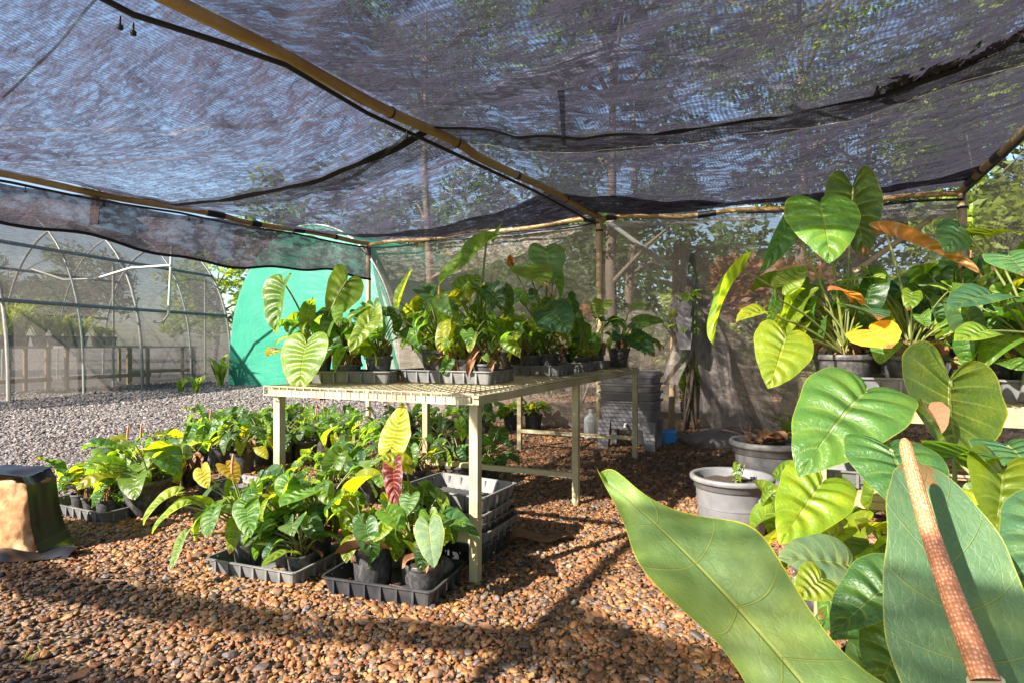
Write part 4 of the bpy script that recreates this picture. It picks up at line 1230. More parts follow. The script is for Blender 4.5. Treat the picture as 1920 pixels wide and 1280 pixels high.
potted('tall plant at the back of the long tray with huge upright leaves', g, T(.40, .77, tp), .095, .16, 12, (.12, .22), .24, (.12, .42), 'mix', 8, spad=2,
       heroes=[(PT(912, 455, 3.55), PT(822, 535, 3.35), (-.55, -.62, .55), .21, HEART, (.085, .165, .025), {'fold': .35, 'droop': .1, 'wave': .03, 'label': 'huge leaf standing above the others'}),
               (PT(925, 452, 3.56), PT(944, 416, 3.5), (-.6, -.6, .4), .05, NARROW, (.08, .16, .03), {'pet': False}),
               (PT(862, 545, 3.4), PT(905, 520, 3.4), (0, -.8, .6), .16, HEART, (.065, .13, .02), {})])
potted('tallest plant on the table with a silvery leaf and red brown flower stalks', g, T(.28, 1.58, tp), .092, .14, 14, (.13, .22), .25, (.14, .46), 'grn', 9, spad=3,
       heroes=[(PT(1024, 470, 3.95), PT(1030, 533, 3.85), (.1, -.7, .8), .25, HEART, (.07, .15, .075), {'fold': .12}),
               (PT(990, 500, 3.85), PT(1024, 537, 3.6), (-.1, -.35, 1), .26, HEART, (.10, .18, .03), {'fold': .1}),
               (PT(1032, 582, 3.75), PT(1068, 625, 3.68), (.15, -.9, .35), .27, HEART, (.03, .095, .048), {'fold': .08, 'label': 'broad dark green heart leaf'}),
               (PT(1040, 505, 4.0), PT(1050, 560, 3.95), (.8, -.6, .1), .15, HEART, (.04, .11, .03), {}),
               (PT(958, 496, 3.9), PT(956, 478, 3.9), (.0, -.9, .1), .05, NARROW, (.16, .06, .03), {'fold': 1.0})])
potted('pot in the pale tray with pink brown stems', g, T(.36, 1.50, tp), .085, .13, 11, (.10, .18), .2, (.07, .32), 'mix', 10)
potted('small tub of fresh clover like leaves in the middle tray', g, T(.20, 2.12, tp), .07, .10, 14, (.05, .09), .10, (.03, .12), 'lime', 11, dead=1)
potted('plant behind the clover tub with dull dark leaves', g, T(.37, 2.2, tp), .085, .13, 11, (.10, .17), .2, (.05, .24), 'grn', 12)
potted('square shouldered pot near the far end with a bright upright leaf', g, T(.25, 2.62, tp), .105, .17, 10, (.11, .18), .2, (.08, .30), 'mix', 13,
       heroes=[(PT(1130, 568, 5.0), PT(1118, 596, 4.95), (-.3, -.6, .75), .20, HEART, (.12, .19, .025), {})])
potted('plant at the far right end of the table leaning out over the worm bin', g, T(.10, 2.92, tp), .10, .17, 7, (.12, .18), .2, (.06, .24), 'grn', 14, lean=(.12, -.02),
       heroes=[(PT(1193, 604, 5.2), PT(1245, 604, 5.1), (-.1, -.6, .8), .22, HEART, (.065, .14, .03), {'fold': .1}),
               (PT(1190, 633, 5.2), PT(1228, 668, 5.05), (-.2, -.8, .6), .19, HEART, (.035, .10, .055), {}),
               (PT(1183, 577, 5.3), PT(1222, 573, 5.25), (0, -.4, .9), .11, NARROW, (.09, .17, .03), {}),
               (PT(1160, 628, 5.2), PT(1150, 642, 5.1), (0, -.9, .5), .11, HEART, (.035, .10, .06), {})])
potted('plant in the middle of the table hidden behind the big front pots', g, T(.75, 1.15, tz), .10, .16, 13, (.13, .2), .26, (.1, .34), 'mix', 15)
potted('dark leaved plant at the left edge of the table behind the front tray', g, T(1.0, 1.35, tz), .10, .16, 12, (.12, .2), .25, (.08, .30), 'grn', 16)
potted('small pot squeezed between the big pot and the mid sized pot', g, T(.46, .53, tp), .042, .09, 5, (.06, .1), .09, (.03, .12), 'yel', 17)
potted('plant behind the middle of the table with low green leaves', g, T(.72, 1.95, tz), .10, .15, 11, (.12, .18), .24, (.06, .26), 'grn', 18)
potted('dusty little pot between the pale tray and the middle tray', g, T(.44, 1.95, tz), .055, .09, 6, (.06, .1), .1, (.03, .12), 'grn', 19)

# ------------------------------------------------------------------ on the gravel: front trays
g = 'trays standing on the gravel'
zt = .012
tA = G(193, 987)
tray('weathered grey tray on the gravel beside the black plastic sheet', up(tA, zt), .66, .42, .07, g, rz=math.atan2(-.365, .585) * .8)
tray('grey tray of withered plants behind the weathered left tray', up(tA + Vector((.62, .52, 0)), zt), .50, .40, .06, g)
tB = G(552, 1106)
tray('grey tray on the gravel at the front left corner of the table', up(tB, zt), .52, .36, .065, g, rz=-.37)
tC = G(809, 1149)
tray('dark navy tray at the very front of the gravel below the table', up(tC, zt), .52, .36, .075, g, mat='tray_dark', rz=-.32, lab=True)
ga = 'nested trays stacked under the table'
sx0 = Vector((-.13, 2.86, 0))
labs = ['lowest black tray of the stack under the table', 'second tray up in the stack under the table', 'dusty third tray in the stack under the table', 'fourth tray of the stack with a pale rim', 'crooked fifth tray of the stack under the table', 'empty topmost tray of the stack with a grid floor']
for k in range(6):
    jx, jy = rnd.gauss(0, .012), rnd.gauss(0, .012)
    tray(labs[k], sx0 + Vector((jx, jy, .012 + k * .045 + (.03 if k == 5 else 0))), .47, .38, .085 if k == 5 else .075, ga, mat=['tray_dark', 'tray_dark', 'tray', 'tray_dark', 'tray', 'tray'][k], rz=ANG + rnd.gauss(0, .03), tilt=(rnd.gauss(0, .012), .02 * (k == 5) + rnd.gauss(0, .012)), lab=k in (0, 5), grid=k == 5)

g = 'potted plants in the front gravel trays'
uB, vB = Vector((math.cos(-.37), math.sin(-.37), 0)), Vector((math.sin(.37), math.cos(.37), 0))
B_ = lambda a, b: up(tB - uB * a + vB * b, zt + .007)
potted('long stemmed plant at the left end of the front left tray arching over the gravel', g, B_(.40, .14), .078, .14, 13, (.10, .17), .2, (.09, .36), 'mix', 31, dead=4, spad=1,
       heroes=[(PT(400, 958, 2.75), PT(392, 1010, 2.62), (-.2, -.95, .3), .11, HEART, (.05, .12, .03), {}),
               (PT(462, 945, 2.7), PT(470, 1008, 2.6), (.1, -.9, .35), .12, HEART, (.05, .13, .02), {}),
               (PT(330, 925, 2.8), PT(268, 982, 2.75), (-.4, -.6, .7), .075, NARROW, (.13, .2, .02), {'fold': .5, 'droop': .5}),
               (PT(345, 948, 2.75), PT(285, 1000, 2.7), (-.5, -.5, .7), .07, NARROW, (.11, .19, .02), {'fold': .5, 'droop': .4}),
               (PT(345, 1005, 2.7), PT(322, 1072, 2.6), (-.5, -.8, .3), .08, HEART, (.09, .16, .05), {}),
               (PT(378, 880, 2.9), PT(392, 915, 2.85), (-.2, -.9, .4), .09, HEART, (.2, .21, .015), {}),
               (PT(424, 872, 2.9), PT(446, 905, 2.85), (.7, -.6, .3), .10, HEART, (.20, .15, .015), {})])
potted('dark glossy plant in the middle of the front left tray', g, B_(.22, .20), .075, .13, 12, (.10, .17), .2, (.08, .32), 'grn', 32,
       heroes=[(PT(580, 915, 2.8), PT(525, 950, 2.65), (-.2, -.5, .8), .18, HEART, (.06, .15, .025), {})])
potted('small front pot with a spray of long leaves in the front left tray', g, B_(.07, .12), .062, .10, 11, (.11, .16), .14, (.05, .22), 'grn', 33, dead=3, droop=(-.4, .9),
       heroes=[(PT(548, 1035, 2.62), PT(490, 1065, 2.45), (-.2, -.5, .8), .07, NARROW, (.09, .17, .02), {'droop': .5})])
potted('plant at the back of the front left tray under the table leg', g, B_(.12, .30), .075, .14, 13, (.11, .18), .22, (.12, .34), 'mix', 34)
uC, vC = Vector((math.cos(-.32), math.sin(-.32), 0)), Vector((math.sin(.32), math.cos(.32), 0))
C_ = lambda a, b: up(tC - uC * a + vC * b, zt + .007)
potted('plant in the large black navy tray pot with a bract at its rim', g, C_(.37, .17), .098, .165, 14, (.10, .17), .19, (.06, .27), 'mix', 35, dead=5)
potted('plant with an upright yellow leaf and a wine red leaf in the navy tray', g, C_(.20, .23), .07, .14, 10, (.10, .16), .18, (.08, .30), 'mix', 36,
       heroes=[(PT(733, 838, 2.78), PT(755, 754, 2.85), (.35, .9, .1), .155, NARROW, (.20, .23, .012), {'fold': .12, 'droop': .12, 'label': 'upright bright yellow leaf'}),
               (PT(738, 868, 2.68), PT(742, 955, 2.6), (-.1, -.95, .25), .09, NARROW, (.085, .006, .012), {'fold': .4, 'label': 'wine red young leaf'}),
               (PT(762, 870, 2.72), PT(712, 858, 2.66), (.1, -.6, .7), .11, HEART, (.17, .22, .02), {}),
               (PT(700, 862, 2.75), PT(690, 880, 2.6), (-.1, -.7, .6), .12, HEART, (.10, .18, .06), {})])
potted('front right pot of the navy tray with a pale grey green heart leaf', g, C_(.10, .13), .082, .135, 9, (.09, .15), .15, (.05, .24), 'grn', 37, dead=3,
       heroes=[(PT(804, 985, 2.44), PT(814, 1064, 2.36), (.05, -1, .15), .118, HEART, (.095, .165, .085), {'fold': .1, 'mat': 'leaf_matte', 'label': 'pale grey green heart leaf facing the camera'}),
               (PT(830, 965, 2.6), PT(900, 1010, 2.5), (.1, -.5, .9), .10, HEART, (.03, .095, .035), {'droop': .35}),
               (PT(770, 930, 2.6), PT(762, 968, 2.52), (-.2, -.8, .5), .09, HEART, (.07, .15, .05), {})])
m = MB(); m.tube([(0, 0, 0), (.02, .03, .0)], .001, 4)
po = empty('fallen_pot', up(C_(.055, .27), .11), 'empty black pot lying tilted at the right end of the navy tray', 'pot', None)
k_ = link('pot_body', POTS[0], po); k_.scale = (.06, .06, .11); po.rotation_euler = (R(125), R(20), R(-30))
o = link('bract', blade_mesh('bract', NARROW, .45, 20, 4, 1.0, .3, .04, mat='dry'), None, matrix=frame(P(650, 1035, 2.52), P(712, 1010, 2.5) - P(650, 1035, 2.52), Z, .2))
tag(o, 'curled grey brown bract lying across the big pot in the navy tray', 'dead leaf')

g = 'potted plants in the weathered left tray'
dA = math.atan2(-.365, .585) * .8
uA, vA = Vector((math.cos(dA), math.sin(dA), 0)), Vector((-math.sin(dA), math.cos(dA), 0))
A_ = lambda a, b: up(tA - uA * a + vA * b, zt + .007)
potted('plant in the big ridged pot at the right end of the weathered tray', g, A_(.0, .26), .145, .215, 14, (.13, .23), .26, (.06, .30), 'yel', 41, spad=2, droop=(-.9, .8), dead=5)
potted('tiny pot in front at the right of three in the weathered tray', g, A_(.14, .11), .068, .11, 5, (.06, .09), .09, (.02, .07), 'grn', 42, dead=1)
potted('tiny pot between two others in the weathered tray', g, A_(.32, .12), .058, .10, 7, (.09, .14), .14, (.05, .2), 'yel', 43, dead=2)
potted('tiny pot nearest the black sheet in the weathered tray', g, A_(.46, .13), .055, .10, 7, (.10, .17), .15, (.06, .24), 'yel', 44, dead=2, lean=(-.05, 0), droop=(-.6, .9))
potted('yellow green plant at the back left of the weathered tray', g, A_(.42, .30), .08, .14, 11, (.12, .2), .2, (.06, .26), 'yel', 45, droop=(-.7, .9))
potted('green plant at the back of the weathered tray beside the big pot', g, A_(.2, .32), .08, .14, 10, (.12, .19), .2, (.08, .28), 'mix', 46)

# rows of pots on the gravel under and beyond the table
rows = [
    ('withered plant in a black pot right of the big ridged pot', (318, 918), .085, .15, 3, 'yel', 12), ('second withered plant in the tray of dead stems', (356, 910), .08, .14, 2, 'yel', 12),
    ('pot with dead brown fronds behind the withered pair', (335, 890), .085, .15, 4, 'grn', 9),
    ('plant at the left end of the long row on the gravel', (372, 872), .10, .17, 12, 'grn', 3), ('bushy dark plant second in the long row on the gravel', (415, 874), .115, .19, 14, 'dark', 3),
    ('ferny plant with a yellow bud in the long row', (455, 886), .10, .17, 14, 'mix', 3), ('plant with grey leaves left of the near table leg', (492, 872), .105, .18, 13, 'grn', 3),
    ('plant just behind the left table leg on the gravel', (532, 868), .11, .18, 12, 'dark', 6), ('big dark pot right of the left table leg', (572, 866), .12, .2, 13, 'grn', 3),
    ('back row plant nearest the grey path', (400, 838), .10, .17, 13, 'dark', 2), ('back row plant with a pinkish young leaf', (470, 838), .10, .17, 13, 'grn', 3),
    ('back row plant beside the table leg', (510, 832), .10, .17, 13, 'mix', 2), ('back row plant behind the wire table front', (560, 828), .11, .18, 12, 'grn', 3),
    ('weedy pot under the left half of the table', (612, 846), .12, .19, 12, 'grn', 3), ('low pot with dry grass under the table', (648, 826), .11, .16, 10, 'dark', 5),
    ('round leaved plant under the table left of the yellow leaf', (628, 950), .10, .17, 14, 'mix', 3), ('dense plant under the table behind the navy tray', (690, 942), .105, .18, 14, 'grn', 3),
    ('broad leaved plant under the middle of the table', (668, 892), .11, .18, 13, 'mix', 3), ('plant with many thin stems under the table', (735, 900), .11, .18, 14, 'grn', 6),
    ('plant left of the empty stacked trays under the table', (775, 925), .10, .17, 13, 'mix', 3), ('plant in an open black pot behind the stacked trays', (860, 915), .12, .18, 8, 'grn', 5),
    ('plant right of the table leg behind the stacked trays', (915, 905), .10, .16, 10, 'dark', 2), ('plant under the table behind the open black pot', (835, 868), .10, .18, 13, 'dark', 2),
    ('tall leaved plant deep under the table', (715, 848), .11, .19, 12, 'grn', 3), ('plant deep under the table left of the middle leg', (770, 842), .11, .19, 12, 'dark', 2),
    ('plant deep under the table right of the middle leg', (815, 836), .11, .19, 12, 'grn', 2), ('dark plant deep under the right half of the table', (880, 838), .11, .18, 12, 'dark', 2),
    ('plant in the back row by the net left of the far leg', (905, 812), .11, .18, 12, 'dark', 2), ('small spiky plant in the back row beside the far table leg', (958, 808), .10, .19, 16, 'lime', 1),
    ('striped spiky plant at the right end of the back row', (1000, 806), .115, .20, 18, 'lime', 1),
]
for k, (lb, (px, py), r, h, nl, pal, dd) in enumerate(rows):
    spiky = 'spiky' in lb
    potted(lb, 'rows of pots on the gravel', up(G(px, py), .008), r, h, nl, (.10, .17) if nl > 5 else (.06, .12), .12 if spiky else .24, (.04, .16) if spiky else (.05, .27), pal, 60 + k, dead=dd, droop=(-1.2, .2) if spiky else (.1, 1.3), spad=1 if k % 5 == 3 else 0)

# ------------------------------------------------------------------ right hand bench and its plants
BO = Vector((1.155, 2.30, 0))
RT = lambda a, b, z=0.0: BO + U * a + V * b + Vector((0, 0, z))
add_table('plant bench at the right beneath the tallest leafy plants', BO, -1.25, [0.02, 1.5, 2.9], TH)
m = MB(); m.bar(RT(.0, -.075, TH - .02), RT(1.3, -.075, TH - .02), .03, .055)
tag(m.build('edge_board', M['wood']), 'weathered board fixed along the front of the right bench', 'board')
m = MB()
for k in range(3): m.bar(RT(.02, .1 + .28 * k, .50), RT(1.2, .1 + .28 * k, .50), .10, .022)
for b in (.06, .7): m.bar(RT(.05, b, .474), RT(1.2, b, .474), .04, .028, )
tag(m.build('lower_shelf', M['wood']), 'slatted wooden shelf under the right bench', 'shelf')
g = 'grey trays on the right bench'
zr = TH + .0125
tray('grey tray at the near left corner of the right bench', RT(.46, .16, zr), .44, .34, .085, g)
tray('grey tray on the right bench beyond the round underside leaf', RT(1.02, .18, zr), .40, .36, .085, g)
tray('grey tray on the slatted shelf under the right bench', RT(.36, .12, .513), .34, .30, .07, g)
g = 'potted plants on the right bench'
zr2 = zr + .007
potted('tall plant at the corner of the right bench with the highest heart leaves', g, RT(.13, .33, zr2), .112, .165, 12, (.13, .20), .24, (.10, .36), 'yel', 101, dead=3, spad=1, az=2.6,
       heroes=[(PT(1537, 384, 2.35), PT(1556, 494, 2.22), (-.2, -.95, .35), .268, HEART, (.07, .17, .025), {'fold': .12, 'cup': .2, 'droop': .25, 'quilt': .012, 'label': 'highest front heart leaf with a shadow band'}),
               (PT(1600, 352, 2.6), PT(1624, 482, 2.6), (-.1, 1, .1), .265, HEART, (.042, .082, .010), {'fold': .12, 'droop': .1, 'label': 'dark olive leaf seen from behind'}),
               (PT(1392, 507, 2.55), PT(1338, 648, 2.45), (-.93, .12, .3), .15, NARROW, (.12, .21, .025), {'fold': .6, 'droop': .3, 'label': 'long pale leaf hanging edge on'}),
               (PT(1477, 418, 2.5), PT(1424, 512, 2.5), (.3, -.8, .1), .10, NARROW, (.04, .12, .05), {'fold': .4}),
               (PT(1472, 632, 2.2), PT(1441, 728, 2.1), (-.2, -1, .2), .208, HEART, (.135, .205, .015), {'fold': .12, 'cup': .1, 'label': 'yellow green heart leaf hanging in front of the pot'}),
               (PT(1440, 590, 2.4), PT(1382, 602, 2.3), (-.1, -.5, .8), .09, NARROW, (.16, .21, .015), {'droop': .5, 'fold': .4}),
               (PT(1600, 525, 2.45), PT(1660, 522, 2.3), (-.1, -.5, .9), .15, HEART, (.13, .21, .03), {}),
               (PT(1470, 535, 2.5), PT(1512, 500, 2.5), (-.2, -.7, .6), .12, HEART, (.10, .16, .02), {}),
               (PT(1455, 560, 2.35), PT(1435, 605, 2.3), (.7, -.7, .2), .08, HEART, (.05, .13, .06), {})])
potted('plant in the second pot of the bench with a large orange dying leaf', g, RT(.37, .30, zr2), .115, .165, 11, (.12, .2), .24, (.05, .34), 'grn', 102, dead=5,
       heroes=[(PT(1632, 620, 2.16), PT(1672, 652, 2.06), (-.15, -1, .1), .155, ROUND, (.50, .20, .010), {'fold': .15, 'label': 'orange dying leaf with a brown tip', 'mat': 'leaf_matte'}),
               (PT(1600, 560, 2.3), PT(1552, 545, 2.2), (0, -.4, .9), .085, NARROW, (.33, .12, .05), {'droop': .4}),
               (PT(1662, 440, 2.5), PT(1842, 517, 2.25), (.1, .55, .85), .085, NARROW, (.21, .10, .025), {'fold': .8, 'droop': .15, 'label': 'long browning leaf arching to the right'}),
               (PT(1610, 580, 2.3), PT(1650, 600, 2.1), (0, -.8, .6), .17, HEART, (.025, .08, .05), {})])
potted('plant behind the first pots of the bench with purple flower spikes', g, RT(.62, .62, zr), .11, .17, 15, (.13, .21), .26, (.10, .42), 'grn', 103, spad=2)
potted('dark plant midway along the left side of the right bench', g, RT(.25, 1.0, zr), .11, .17, 14, (.13, .2), .26, (.1, .4), 'dark', 104)
potted('pot on the far tray of the bench under bluish green leaves', g, RT(.78, .34, zr2), .10, .16, 12, (.14, .22), .26, (.08, .36), 'dark', 105,
       heroes=[(PT(1862, 552, 2.15), PT(1778, 582, 2.0), (-.15, -.5, .85), .16, HEART, (.03, .09, .055), {}),
               (PT(1800, 425, 2.4), PT(1772, 472, 2.3), (-.1, -.9, .4), .13, ROUND, (.05, .14, .06), {'fold': -.1, 'cup': .4}),
               (PT(1842, 440, 2.4), PT(1915, 440, 2.2), (.1, .4, .7), .15, HEART, (.07, .12, .012), {})])
potted('white rimmed pot at the right edge of the photograph on the bench', g, RT(.97, .36, zr2), .11, .17, 12, (.14, .22), .26, (.1, .4), 'mix', 106,
       heroes=[(PT(1890, 480, 2.1), PT(1925, 520, 2.0), (-.3, -.8, .5), .16, HEART, (.05, .13, .05), {}), (PT(1850, 620, 1.95), PT(1790, 640, 1.9), (-.1, -.5, .8), .10, NARROW, (.09, .17, .02), {})])
potted('tall plant in the middle of the right bench against the net', g, RT(.75, 1.1, zr), .11, .17, 15, (.14, .22), .28, (.14, .5), 'mix', 107, spad=1)
potted('plant far along the right bench with deep green leaves', g, RT(.45, 1.7, zr), .11, .17, 13, (.13, .2), .28, (.1, .4), 'dark', 108)
potted('plant at the back right of the bench near the corner post', g, RT(1.0, 1.6, zr), .11, .17, 14, (.14, .22), .28, (.15, .5), 'grn', 109)
potted('glossy plant in the crowd behind the orange leaf', g, RT(.50, .95, zr), .10, .16, 12, (.13, .2), .26, (.12, .46), 'mix', 111)
potted('plant between the bluish leaves and the net on the right bench', g, RT(1.0, .85, zr), .10, .16, 13, (.13, .21), .27, (.14, .5), 'grn', 112)
potted('plant behind the tall corner plant on the right bench', g, RT(.12, .72, zr), .10, .16, 12, (.12, .19), .24, (.1, .4), 'mix', 113)
potted('low plant between the orange leaf and the bluish leaves', g, RT(.56, .26, zr2), .075, .11, 9, (.08, .13), .14, (.03, .16), 'lime', 110)
m = MB(); m.lathe([(0, 0), (.05, 0), (.055, .01), (.045, .10), (.04, .115), (0, .12)], 20, RT(.72, .15, zr2))
tag(m.build('upturned_pot', M['tub']), 'pale upturned pot in the shade on the far tray of the right bench', 'pot')

# lower plants under and in front of the right bench
g = 'potted plants on the ground at the right'
low = [('leafy plant on the gravel by the leg of the right bench', (1.05, 1.72), .10, 14, 'mix'), ('plant with a round underside leaf and purple flower below the bench', (1.12, 1.50), .11, 15, 'mix'),
       ('bright plant under the right bench behind its leg', (1.42, 2.15), .11, 14, 'lime'), ('plant under the right bench beside the grey tub', (1.25, 2.45), .10, 12, 'yel'),
       ('dark plant under the right bench in deep shade', (1.72, 1.95), .11, 13, 'grn'), ('plant low at the right edge under the bench', (1.95, 2.3), .11, 12, 'grn'), ('crowded plant under the right bench behind the spathe', (1.40, 1.80), .11, 16, 'mix'), ('plant with low glossy leaves beside the giant pot', (1.62, 1.62), .11, 15, 'grn'), ('small plant on the gravel behind the giant leaf', (.98, 1.33), .09, 12, 'grn')]
for k, (lb, (x, y), r, nl, pal) in enumerate(low):
    hs = []
    if k == 1:
        hs = [(PT(1782, 713, 1.45), PT(1796, 852, 1.36), (.05, .92, .38), .262, ROUND, (.050, .088, .008), {'fold': .06, 'quilt': .016, 'nq': 7, 'droop': .15, 'r': .0055, 'label': 'round leaf seen from its underside'}),
              (PT(1622, 735, 1.35), PT(1498, 893, 1.22), (-.35, -.72, .60), .215, HEART, (.055, .135, .030), {'fold': .12, 'droop': .32, 'quilt': .014, 'label': 'heart leaf pointing down left above the tubs'}),
              (PT(1590, 1060, 1.45), PT(1458, 1046, 1.42), (-.1, -.6, .85), .15, NARROW, (.10, .17, .11), {'fold': .2, 'quilt': .02, 'mat': 'leaf'}),
              (PT(1540, 1085, 1.35), PT(1492, 1120, 1.3), (-.2, -.8, .6), .09, HEART, (.13, .19, .02), {}),
              (PT(1660, 1150, 1.25), PT(1560, 1200, 1.15), (-.2, -.4, .9), .14, HEART, (.035, .10, .03), {'fold': .3})]
    if k == 0:
        hs = [(PT(1540, 905, 1.7), PT(1462, 1020, 1.55), (-.3, -.85, .5), .19, HEART, (.12, .20, .012), {'fold': .2, 'quilt': .02, 'label': 'yellow green puckered leaf pointing down left'})]
    potted(lb, g, (x, y, .008), r, .17, nl, (.10, .17), .24, (.10, .42), pal, 130 + k, dead=2, heroes=hs, spad=0)

# ------------------------------------------------------------------ the giant plant beside the camera
def big_spadix(root, name, base, tip, r0, r1, mat):
    m = MB()
    nn, nr = 44, 130
    base, tip = Vector(base), Vector(tip)
    ax = (tip - base); L_ = ax.length; ax.normalize()
    x = ax.cross(Vector((0, 1, 0))).normalized(); y = x.cross(ax)
    vs, uv = [], []
    for j in range(nr + 1):
        t = j / nr
        r = (r0 + (r1 - r0) * t ** .9) * (1 if t < .93 else math.sqrt(max(0.0, 1 - ((t - .93) / .07) ** 2)))
        bend = x * (.007 * math.sin(math.pi * t))
        for k in range(nn):
            a = 2 * math.pi * k / nn
            bump = math.sin(13 * (a + t * 12)) * math.sin(13 * (t * 2.6 * 6.28 - a))
            rr = r * (1 + .012 * bump + .03 * mnoise.noise(Vector((math.cos(a) * 2, math.sin(a) * 2, t * 14))))
            vs.append(base + ax * (L_ * t) + bend + x * math.cos(a) * rr + y * math.sin(a) * rr); uv.append((k / nn, t))
    fs = [(j * nn + k, j * nn + (k + 1) % nn, (j + 1) * nn + (k + 1) % nn, (j + 1) * nn + k) for j in range(nr) for k in range(nn)]
    m.add(vs, fs, uv)
    return link(name, m.mesh(name, M[mat]), root, loc=-root.location)
gp = Vector((1.02, .78, .008))
gb_ = empty('giant_anthurium', gp, 'giant anthurium beside the camera with a huge pale spathe and a salmon flower spike', 'potted plant')
k_ = link('pot', POTS[1], gb_); k_.scale = (.20, .20, .32); link('soil', SOIL, k_)
st = MB(); c0 = Vector((0, 0, .29))
LP = lambda px, py, d: P(px, py, d)
hero(gb_, st, c0, LP(1640, 1450, .60), LP(1119, 876, .90), (-.22, -.80, .55), .235, TRI, (.12, .215, .06), {'mat': 'leaf_matte', 'nv': 90, 'nu': 16, 'fold': .10, 'droop': .08, 'wave': .055, 'wfreq': 2.7, 'phase': 4.0, 'ruff': .30, 'wpos': .70, 'wneg': .60, 'bendx': .03, 'quilt': .0, 'nq': 6, 'start': LP(1790, 1580, .66), 'lobe': .05, 'label': 'huge pale leaf pointing left across the gravel'}, 'giant_leaf')
hero(gb_, st, c0, LP(1850, 1420, .70), LP(1722, 866, .90), (-.15, -.95, .30), .175, BLUNT, (.062, .125, .058), {'mat': 'spathe', 'nv': 80, 'nu': 14, 'fold': .10, 'droop': .12, 'wave': .022, 'wfreq': 1.8, 'phase': .6, 'quilt': .0, 'nq': 6, 'lobe': .05, 'start': LP(1850, 1500, .66), 'label': 'broad green spathe behind the flower spike'}, 'spathe')
big_spadix(gb_, 'flower_spike', LP(1848, 1276, .62), LP(1694, 820, .80), .0134, .0076, 'spadix')
s_ = MB(); s_.tube([LP(1848, 1276, .62), LP(1856, 1300, .62), LP(1870, 1400, .64), LP(1880, 1600, .70), gp + c0], [.017, .014, .012, .012, .013], 14)
link('flower_stalk', s_.mesh('flower_stalk', M['cream']), gb_, loc=-gp)
hero(gb_, st, c0, LP(1668, 842, 1.15), LP(1715, 985, 1.02), (-.15, -.9, .42), .172, HEART, (.042, .115, .035), {'fold': .10, 'quilt': .016, 'droop': .25, 'r': .005, 'label': 'dark heart leaf behind the flower spike'})
hero(gb_, st, c0, LP(1790, 858, 1.25), LP(1850, 862, 1.1), (.1, -.4, .9), .13, HEART, (.035, .09, .018), {'droop': .35})
hero(gb_, st, c0, LP(1880, 880, 1.15), LP(1862, 1010, 1.05), (-.45, -.85, .3), .12, HEART, (.08, .125, .010), {'fold': .7, 'cup': .5, 'mat': 'leaf', 'label': 'glossy cupped leaf near the right edge'})
hero(gb_, st, c0, LP(1890, 835, 1.35), LP(1945, 900, 1.25), (-.2, -.7, .7), .16, HEART, (.035, .105, .045), {})
hero(gb_, st, c0, LP(1990, 960, .95), LP(1912, 1120, .85), (-.8, -.6, .2), .13, HEART, (.05, .12, .06), {'fold': .2})
hero(gb_, st, c0, LP(1740, 765, 1.40), LP(1766, 812, 1.33), (-.1, -.9, .3), .05, NARROW, (.15, .07, .045), {'mat': 'dry', 'pet': False, 'fold': .9})
hero(gb_, st, c0, LP(1680, 1090, 1.0), LP(1560, 1190, .95), (-.2, -.35, .9), .11, HEART, (.035, .095, .03), {'fold': .4})
hero(gb_, st, c0, LP(1700, 1180, .95), LP(1640, 1300, .9), (-.3, -.6, .6), .12, HEART, (.04, .10, .025), {'fold': .2})
link('stems', st.mesh('stems', [M['stem'], M['root']]), gb_)
ps = empty('flower_spike', LP(1607, 1142, 1.3), 'small purple flower spike with a dark red bract among the low leaves', 'flower')
ps.name = 'purple_flower'
big_spadix(ps, 'spike', LP(1617, 1140, 1.3), LP(1604, 1076, 1.32), .010, .006, 'spadix_purple')
s_ = MB(); s_.tube([LP(1617, 1140, 1.3), LP(1625, 1200, 1.33), Vector((1.10, 1.47, .16))], .005, 8); link('stalk', s_.mesh('stalk', M['stem']), ps, loc=-ps.location)
s_ = blade_mesh('bract', NARROW, .5, 20, 4, .6, .3, .02, mat='leaf')
link('bract', s_, ps, matrix=frame(LP(1617, 1142, 1.31) - ps.location, Vector((.5, .2, .9)), Vector((-.4, -.8, .3)), .055), color=(.12, .01, .025))

# ------------------------------------------------------------------ grey tubs
def tub(label, px, py, r, h, depth_soil, mat='tub'):
    q = up(G(px, py), .006)
    root = empty('plant_tub', q, label, 'tub')
    m = MB()
    m.lathe([(0, 0), (r * .78, 0), (r * .80, .015), (r * .90, h * .78), (r * .905, h * .80), (r * .96, h * .81), (r * .965, h * .90), (r * 1.03, h * .91), (r * 1.06, h * .93), (r * 1.06, h * .985), (r * 1.03, h), (r * .95, h), (r * .92, h * .97), (r * .88, h * .5)], 48)
    link('tub_body', m.mesh('tub_body', M[mat]), root)
    m = MB(); m.grid(lambda u, v: Vector((math.cos(6.2832 * u) * v * r * .895, math.sin(6.2832 * u) * v * r * .895, h * depth_soil + .012 * mnoise.noise(Vector((math.cos(6.2832 * u) * v * 4, math.sin(6.2832 * u) * v * 4, 1))))), 36, 12)
    link('soil', m.mesh('soil', M['soil']), root)
    return root
t1 = tub('grey plastic tub in front with a green seedling inside', 1372, 1002, .215, .335, .86)
st = MB()
for k in range(4):
    st.tube([(.02, 0, .28), (.03 + .01 * k, .0, .34), (.03 + .015 * k, .005, .36 + .01 * k)], .0025, 5)
link('seedling', st.mesh('seedling', M['stem']), t1)
for k in range(9):
    a = k * 2.4; link('leaf', BLADES[k % 14], t1, matrix=frame(Vector((.03, 0, .30 + .013 * k)), Vector((math.cos(a), math.sin(a), -.2)), Z, .045), color=(.10, .18, .02))
t2 = tub('grey plastic tub behind with dry sticks lying on its soil', 1441, 946, .235, .43, .92)
st = MB()
